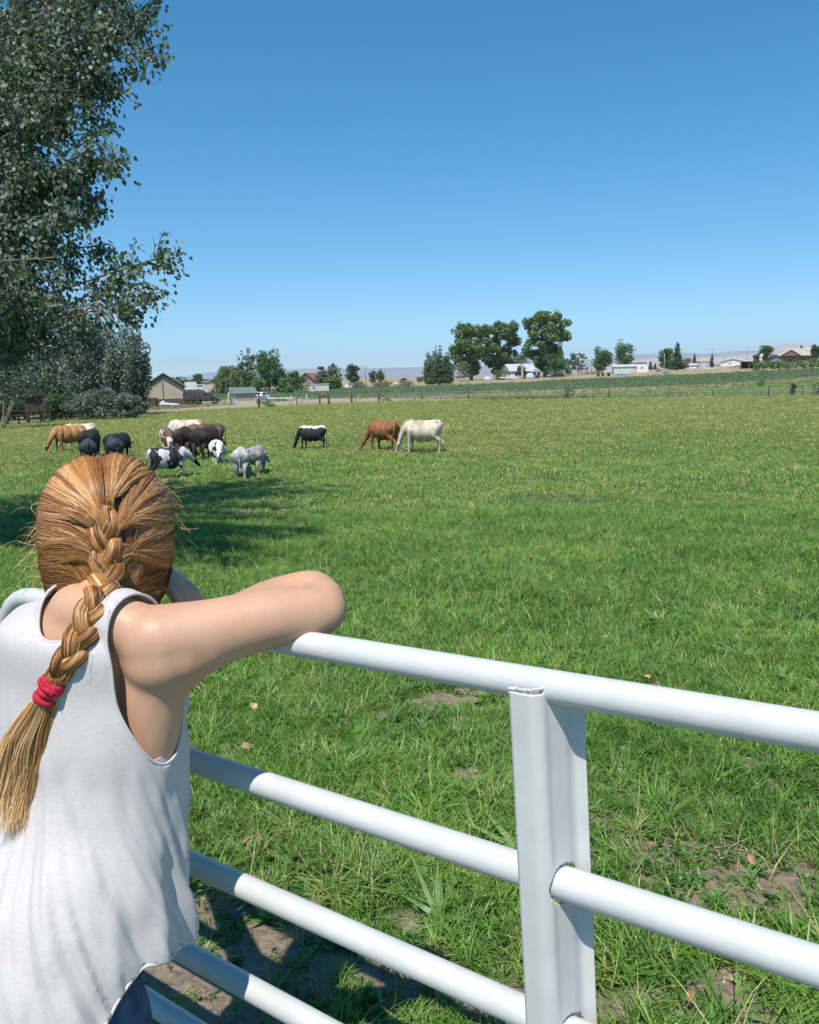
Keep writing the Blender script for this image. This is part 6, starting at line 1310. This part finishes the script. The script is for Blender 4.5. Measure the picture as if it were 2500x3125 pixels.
k = MB(); k.tube([(3.4, 2, 4.2), (3.4, 2, 4.9)], .05, 5); k.ball((3.4, 1.9, 5.1), (.42, .1, .42), 10, 6); k.build('satellite_dish', white_p, hh)
simple('blue_grey_garage', 2370, 308, 'blue grey gabled garage left of the hilltop house', 'garage', 6.2, 6, 1.7, 3.3, bluegrey, brown_metal, 0, 'y', ((-1.0, 1.0, .8, .7), (1.0, 1.0, .8, .7)), .5)
for i in range(4): o_ = thing('white_bollard', 2420 + i * 14, 300, ('first', 'second', 'third', 'fourth')[i] + ' white marker post from the left before the hilltop house', 'post', 0, 'white posts at the hilltop house'); k = MB(); k.tube([(0, 0, 0), (0, 0, .9)], .13, 7); k.ball((0, 0, .95), .17, 8, 5); k.build('post_body', white_p, o_)
for i, (px_, lb) in enumerate(((2376, 'left grey standing stone on the slope'), (2425, 'right grey standing stone on the slope'))): o_ = thing('standing_stone', px_, 262, lb, 'stone', 0, 'standing stones'); k = MB(); k.ball((0, 0, .8), (.45, .35, 1.0), 9, 6); k.ball((.2, 0, 1.5), (.3, .3, .35), 8, 5); k.build('stone', woodg, o_)
# ================================================================ poles and fences
def pole(px, d, h, label, arm=0, r=.12, nm='utility_pole', cat='pole', lean=0.0, grp='power poles', m_=None):
    o_ = thing(nm, px, d, label, cat, 0, grp); k = MB(); k.tube([(0, 0, -.3), (lean * h * .5, 0, h * .5), (lean * h, 0, h)], [r, r * .85, r * .65], 7); k.build('shaft', m_ or woodg, o_)
    if arm: k = MB(); k.box((lean * h, 0, h - .5), (arm, .12, .14)); ca_ = k.build('crossarm', woodg, o_); [MB().tube([(lean * h + x_, 0, h - .45), (lean * h + x_, 0, h - .2)], .05, 5).build('insulator', galv, ca_) for x_ in (-arm * .42, 0, arm * .42)]
    return o_
pole(1118, 236, 6.4, 'power pole with a crossarm on the dry ridge, left of a bare one', 1.6, lean=-.03); pole(1178, 236, 5.2, 'leaning bare pole right of the crossarm pole', 0, lean=-.07); pole(586, 205, 0.1, 'x', 0) if False else None
pole(738, 196, 4.6, 'wooden pole in front of the green tree at the willow', 0, r=.10); pole(692, 198, 4.4, 'dark pole inside the weeping willow', 0, r=.09); pole(1806, 290, 6.4, 'bare pole left of the round elm', 0, r=.10); pole(2027, 285, 6.2, 'pale bare pole at the left of the wide elm', 0, r=.12, m_=barkl)
pole(2174, 420, 9.0, 'far power pole right of the grain bin', 2.2); pole(2279, 420, 9.0, 'far power pole above the black shed', 2.2); pole(2209, 450, 5.6, 'thin far pole above the bungalow', 0)
def post(px, d, h, label, r=.075, m_=None, lean=0.0, grp='wooden posts of the pasture fence', nm='fence_post'):
    o_ = thing(nm, px, d, label, 'post', 0, grp); k = MB(); k.tube([(0, 0, -.2), (lean * h, 0, h)], [r, r * .85], 7); k.build('post_body', m_ or dkwood, o_); return o_
post(791, 112, 1.75, 'thick dark post at the right end of the small shed', .14); post(907, 116, 1.0, 'short dark post left of the forked one', .09); post(921, 117, 1.4, 'leaning grey post right of the short dark one', .05, woodg, .06)
post(937, 114, 1.5, 'thin pale post before the rail frame', .04, white_p); post(884, 112, 1.2, 'left one of a pair of pale posts', .05, barkl); post(889, 109, 1.6, 'right one of a pair of pale posts', .05, barkl)
fr_ = thing('rail_frame', 991, 114, 'dark H shaped timber brace of the pasture fence', 'fence brace')
for x_ in (-.65, .65): k = MB(); k.tube([(x_, 0, -.2), (x_, 0, 1.35)], .10, 8); k.build('post', dkwood, fr_)
k = MB(); k.tube([(-.65, 0, 1.05), (.65, 0, 1.15)], .07, 7); k.build('rail', dkwood, fr_)
k = MB(); k.tube([(.5, 0, .1), (.40, 0, 1.3)], .05, 6); k.build('prop', dkwood, fr_)
post(1074, 114, 1.45, 'thick dark post alone right of the timber brace', .12); post(1086, 116, .9, 'short thin post right of the thick lone one', .05)
fb = thing('broken_brace', 1160, 112, 'fallen timber brace with crossing poles on the dirt bank', 'fence brace')
for a_, b_ in (((-.25, 0, -.1), (-.25, 0, 1.45)), ((-.05, 0, -.1), (-.05, 0, 1.4)), ((-.2, 0, .5), (1.4, .2, .1)), ((0, .1, 1.0), (1.6, 0, .15)), ((.2, -.2, .1), (1.5, .3, .55))): k = MB(); k.tube([a_, b_], .06, 6); k.build('timber', dkwood, fb)
FP = [(1268, 113), (1287, 113), (1345, 114), (1430, 112), (1486, 112), (1555, 112), (1642, 110), (1735, 108), (1788, 108), (1858, 107), (1926, 105), (2040, 103), (2096, 102), (2175, 101), (2266, 100), (2347, 98), (2420, 97), (2448, 97)]
GRPT = 'thin posts of the wire fence'
for i, (px_, d_) in enumerate(FP):
    post(px_, d_, (1.15, 1.3, 1.05, 1.4)[i % 4], '%s thin post from the left along the right hand wire fence' % ('first', 'second', 'third', 'fourth', 'fifth', 'sixth', 'seventh', 'eighth', 'ninth', 'tenth', 'eleventh', 'twelfth', 'thirteenth', 'fourteenth', 'fifteenth', 'sixteenth', 'seventeenth', 'last')[i], .04 if i % 3 else .06, dkwood if i % 2 else woodg, .03 * ((i % 3) - 1), GRPT)
wf = empty('wire_fence', tuple(gp(1640, 110)), 0, 'thin wires strung between the posts beyond the pasture', 'fence'); W0 = np.array(wf.location)
ALLP = [(640, 112), (760, 112), (907, 115), (991, 114), (1074, 114), (1160, 112)] + FP + [(2520, 96)]
for z_ in (.45, .75, 1.05): k = MB(); k.tube([gp(a, d_) + [0, 0, z_] - W0 for a, d_ in ALLP], .010, 4, False); k.build('wire', galv, wf)
for i, (px_, d_) in enumerate(((40, 72), (150, 76), (262, 80), (365, 84), (462, 92), (545, 98), (618, 104), (700, 108))): post(px_, d_, 1.0, '%s thin steel post from the left along the dirt road' % ('first', 'second', 'third', 'fourth', 'fifth', 'sixth', 'seventh', 'last')[i], .03, woodg, 0, 'steel posts along the dirt road')
for i, (px_, d_, h_, w_, lb) in enumerate(((1732, 107, 1.5, 2.2, 'leafless weedy shrub at the wire fence right of centre'), (2496, 97, 1.9, 1.6, 'dark scraggly shrub at the right edge by the fence'), (2420, 97, 1.9, .8, 'tall thin mullein weed at the wire fence'), (820, 108, .9, 3, 'low weeds below the white pickup'), (2325, 150, 1.3, 2.0, 'small green bush on the tan strip'))):
    tree('scrub_shrub', lb, px_, d_, h_, w_, 'thin' if i < 3 else 'bush', 420, .13, 400 + i, 'bush', None, LV['thin'] if i < 3 else LV['bush'], i < 2, trunk_r=.03)
# fallen leaves in the grass ----------------------------------------
tanl = noisy('dry_leaf_tan', (.42, .26, .13), (.66, .44, .24), 90, .7); redl = noisy('dry_leaf_red', (.26, .11, .06), (.44, .20, .10), 90, .7)
LF = [(757, 2308, .060, tanl, 'largest tan fallen leaf just above the second rail beside the white top'), (762, 2596, .045, redl, 'curled brown fallen leaf near the third rail'), (1052, 2236, .045, tanl, 'small tan leaf in the grass below the top rail'), (775, 2180, .045, tanl, 'pale curled leaf in the grass beside the arm pit'), (1128, 1836, .075, tanl, 'tan leaf pair lying right of the elbow'), (1622, 1712, .085, tanl, 'tan leaf in the mid field above the channel brace'), (2228, 1790, .085, tanl, 'orange tan leaf at the right of the field'), (1845, 1965, .055, tanl, 'tan leaf above the right half of the top rail'), (1475, 1772, .11, redl, 'flat reddish patch of dead leaf in the open grass'), (2292, 2658, .032, redl, 'reddish dead leaf at the right below the top rail'), (1972, 2088, .045, tanl, 'pale leaf just above the top rail at the right'), (1352, 2590, .05, tanl, 'yellowish leaf between the second and third rails'), (2108, 3090, .028, redl, 'small red leaf at the bottom edge on bare soil')]
g = np.random.default_rng(9)
for i, (px_, py_, s_, m_, lb) in enumerate(LF):
    p = ground_hit(px_, py_) + [0, 0, .045]; k = MB(); vs = []; nu, nv = 7, 5
    for a in range(nu):
        for c in range(nv):
            u_, v_ = a / (nu - 1), c / (nv - 1) - .5; wd = math.sin(math.pi * (u_ * .9 + .06)) ** .6 * .85; vs.append(((u_ - .5) * s_ * 1.2, v_ * wd * s_, s_ * (.55 * (v_ * wd) ** 2 * 2 + .30 * (u_ - .5) ** 2) + s_ * .35 * (v_ * wd) * u_ + g.normal(0, .07) * s_))
    k.add(vs, [(a * nv + c, (a + 1) * nv + c, (a + 1) * nv + c + 1, a * nv + c + 1) for a in range(nu - 1) for c in range(nv - 1)], True)
    o_ = empty('fallen_leaf', tuple(p), g.uniform(0, 6.28), lb, 'leaf', 'fallen leaves in the pasture'); k.build('blade', m_, o_); k = MB(); k.tube([(-s_ * .55, 0, .004), (-s_ * 1.0, .004, .010)], .0016, 5); k.build('stalk', m_, o_); o_.rotation_euler = (g.normal(0, .3), g.normal(0, .3), g.uniform(0, 6.28))
# ================================================================ summer haze: one closed box of thin even air
hz = MB(); hz.box((0, 7400, 190), (17000, 14900, 400)); hm = bpy.data.materials.new('haze_air'); hm.use_nodes = True
hn = hm.node_tree.nodes; hn.clear(); pv = hn.new('ShaderNodeVolumePrincipled'); pv.inputs['Density'].default_value = 8.0e-5; pv.inputs['Color'].default_value = (.78, .88, 1.0, 1); pv.inputs['Anisotropy'].default_value = .0
ho = hn.new('ShaderNodeOutputMaterial'); hm.node_tree.links.new(pv.outputs[0], ho.inputs['Volume'])
tag(hz.build('haze', hm), 'thin summer haze over the plain', None, None, 'stuff')
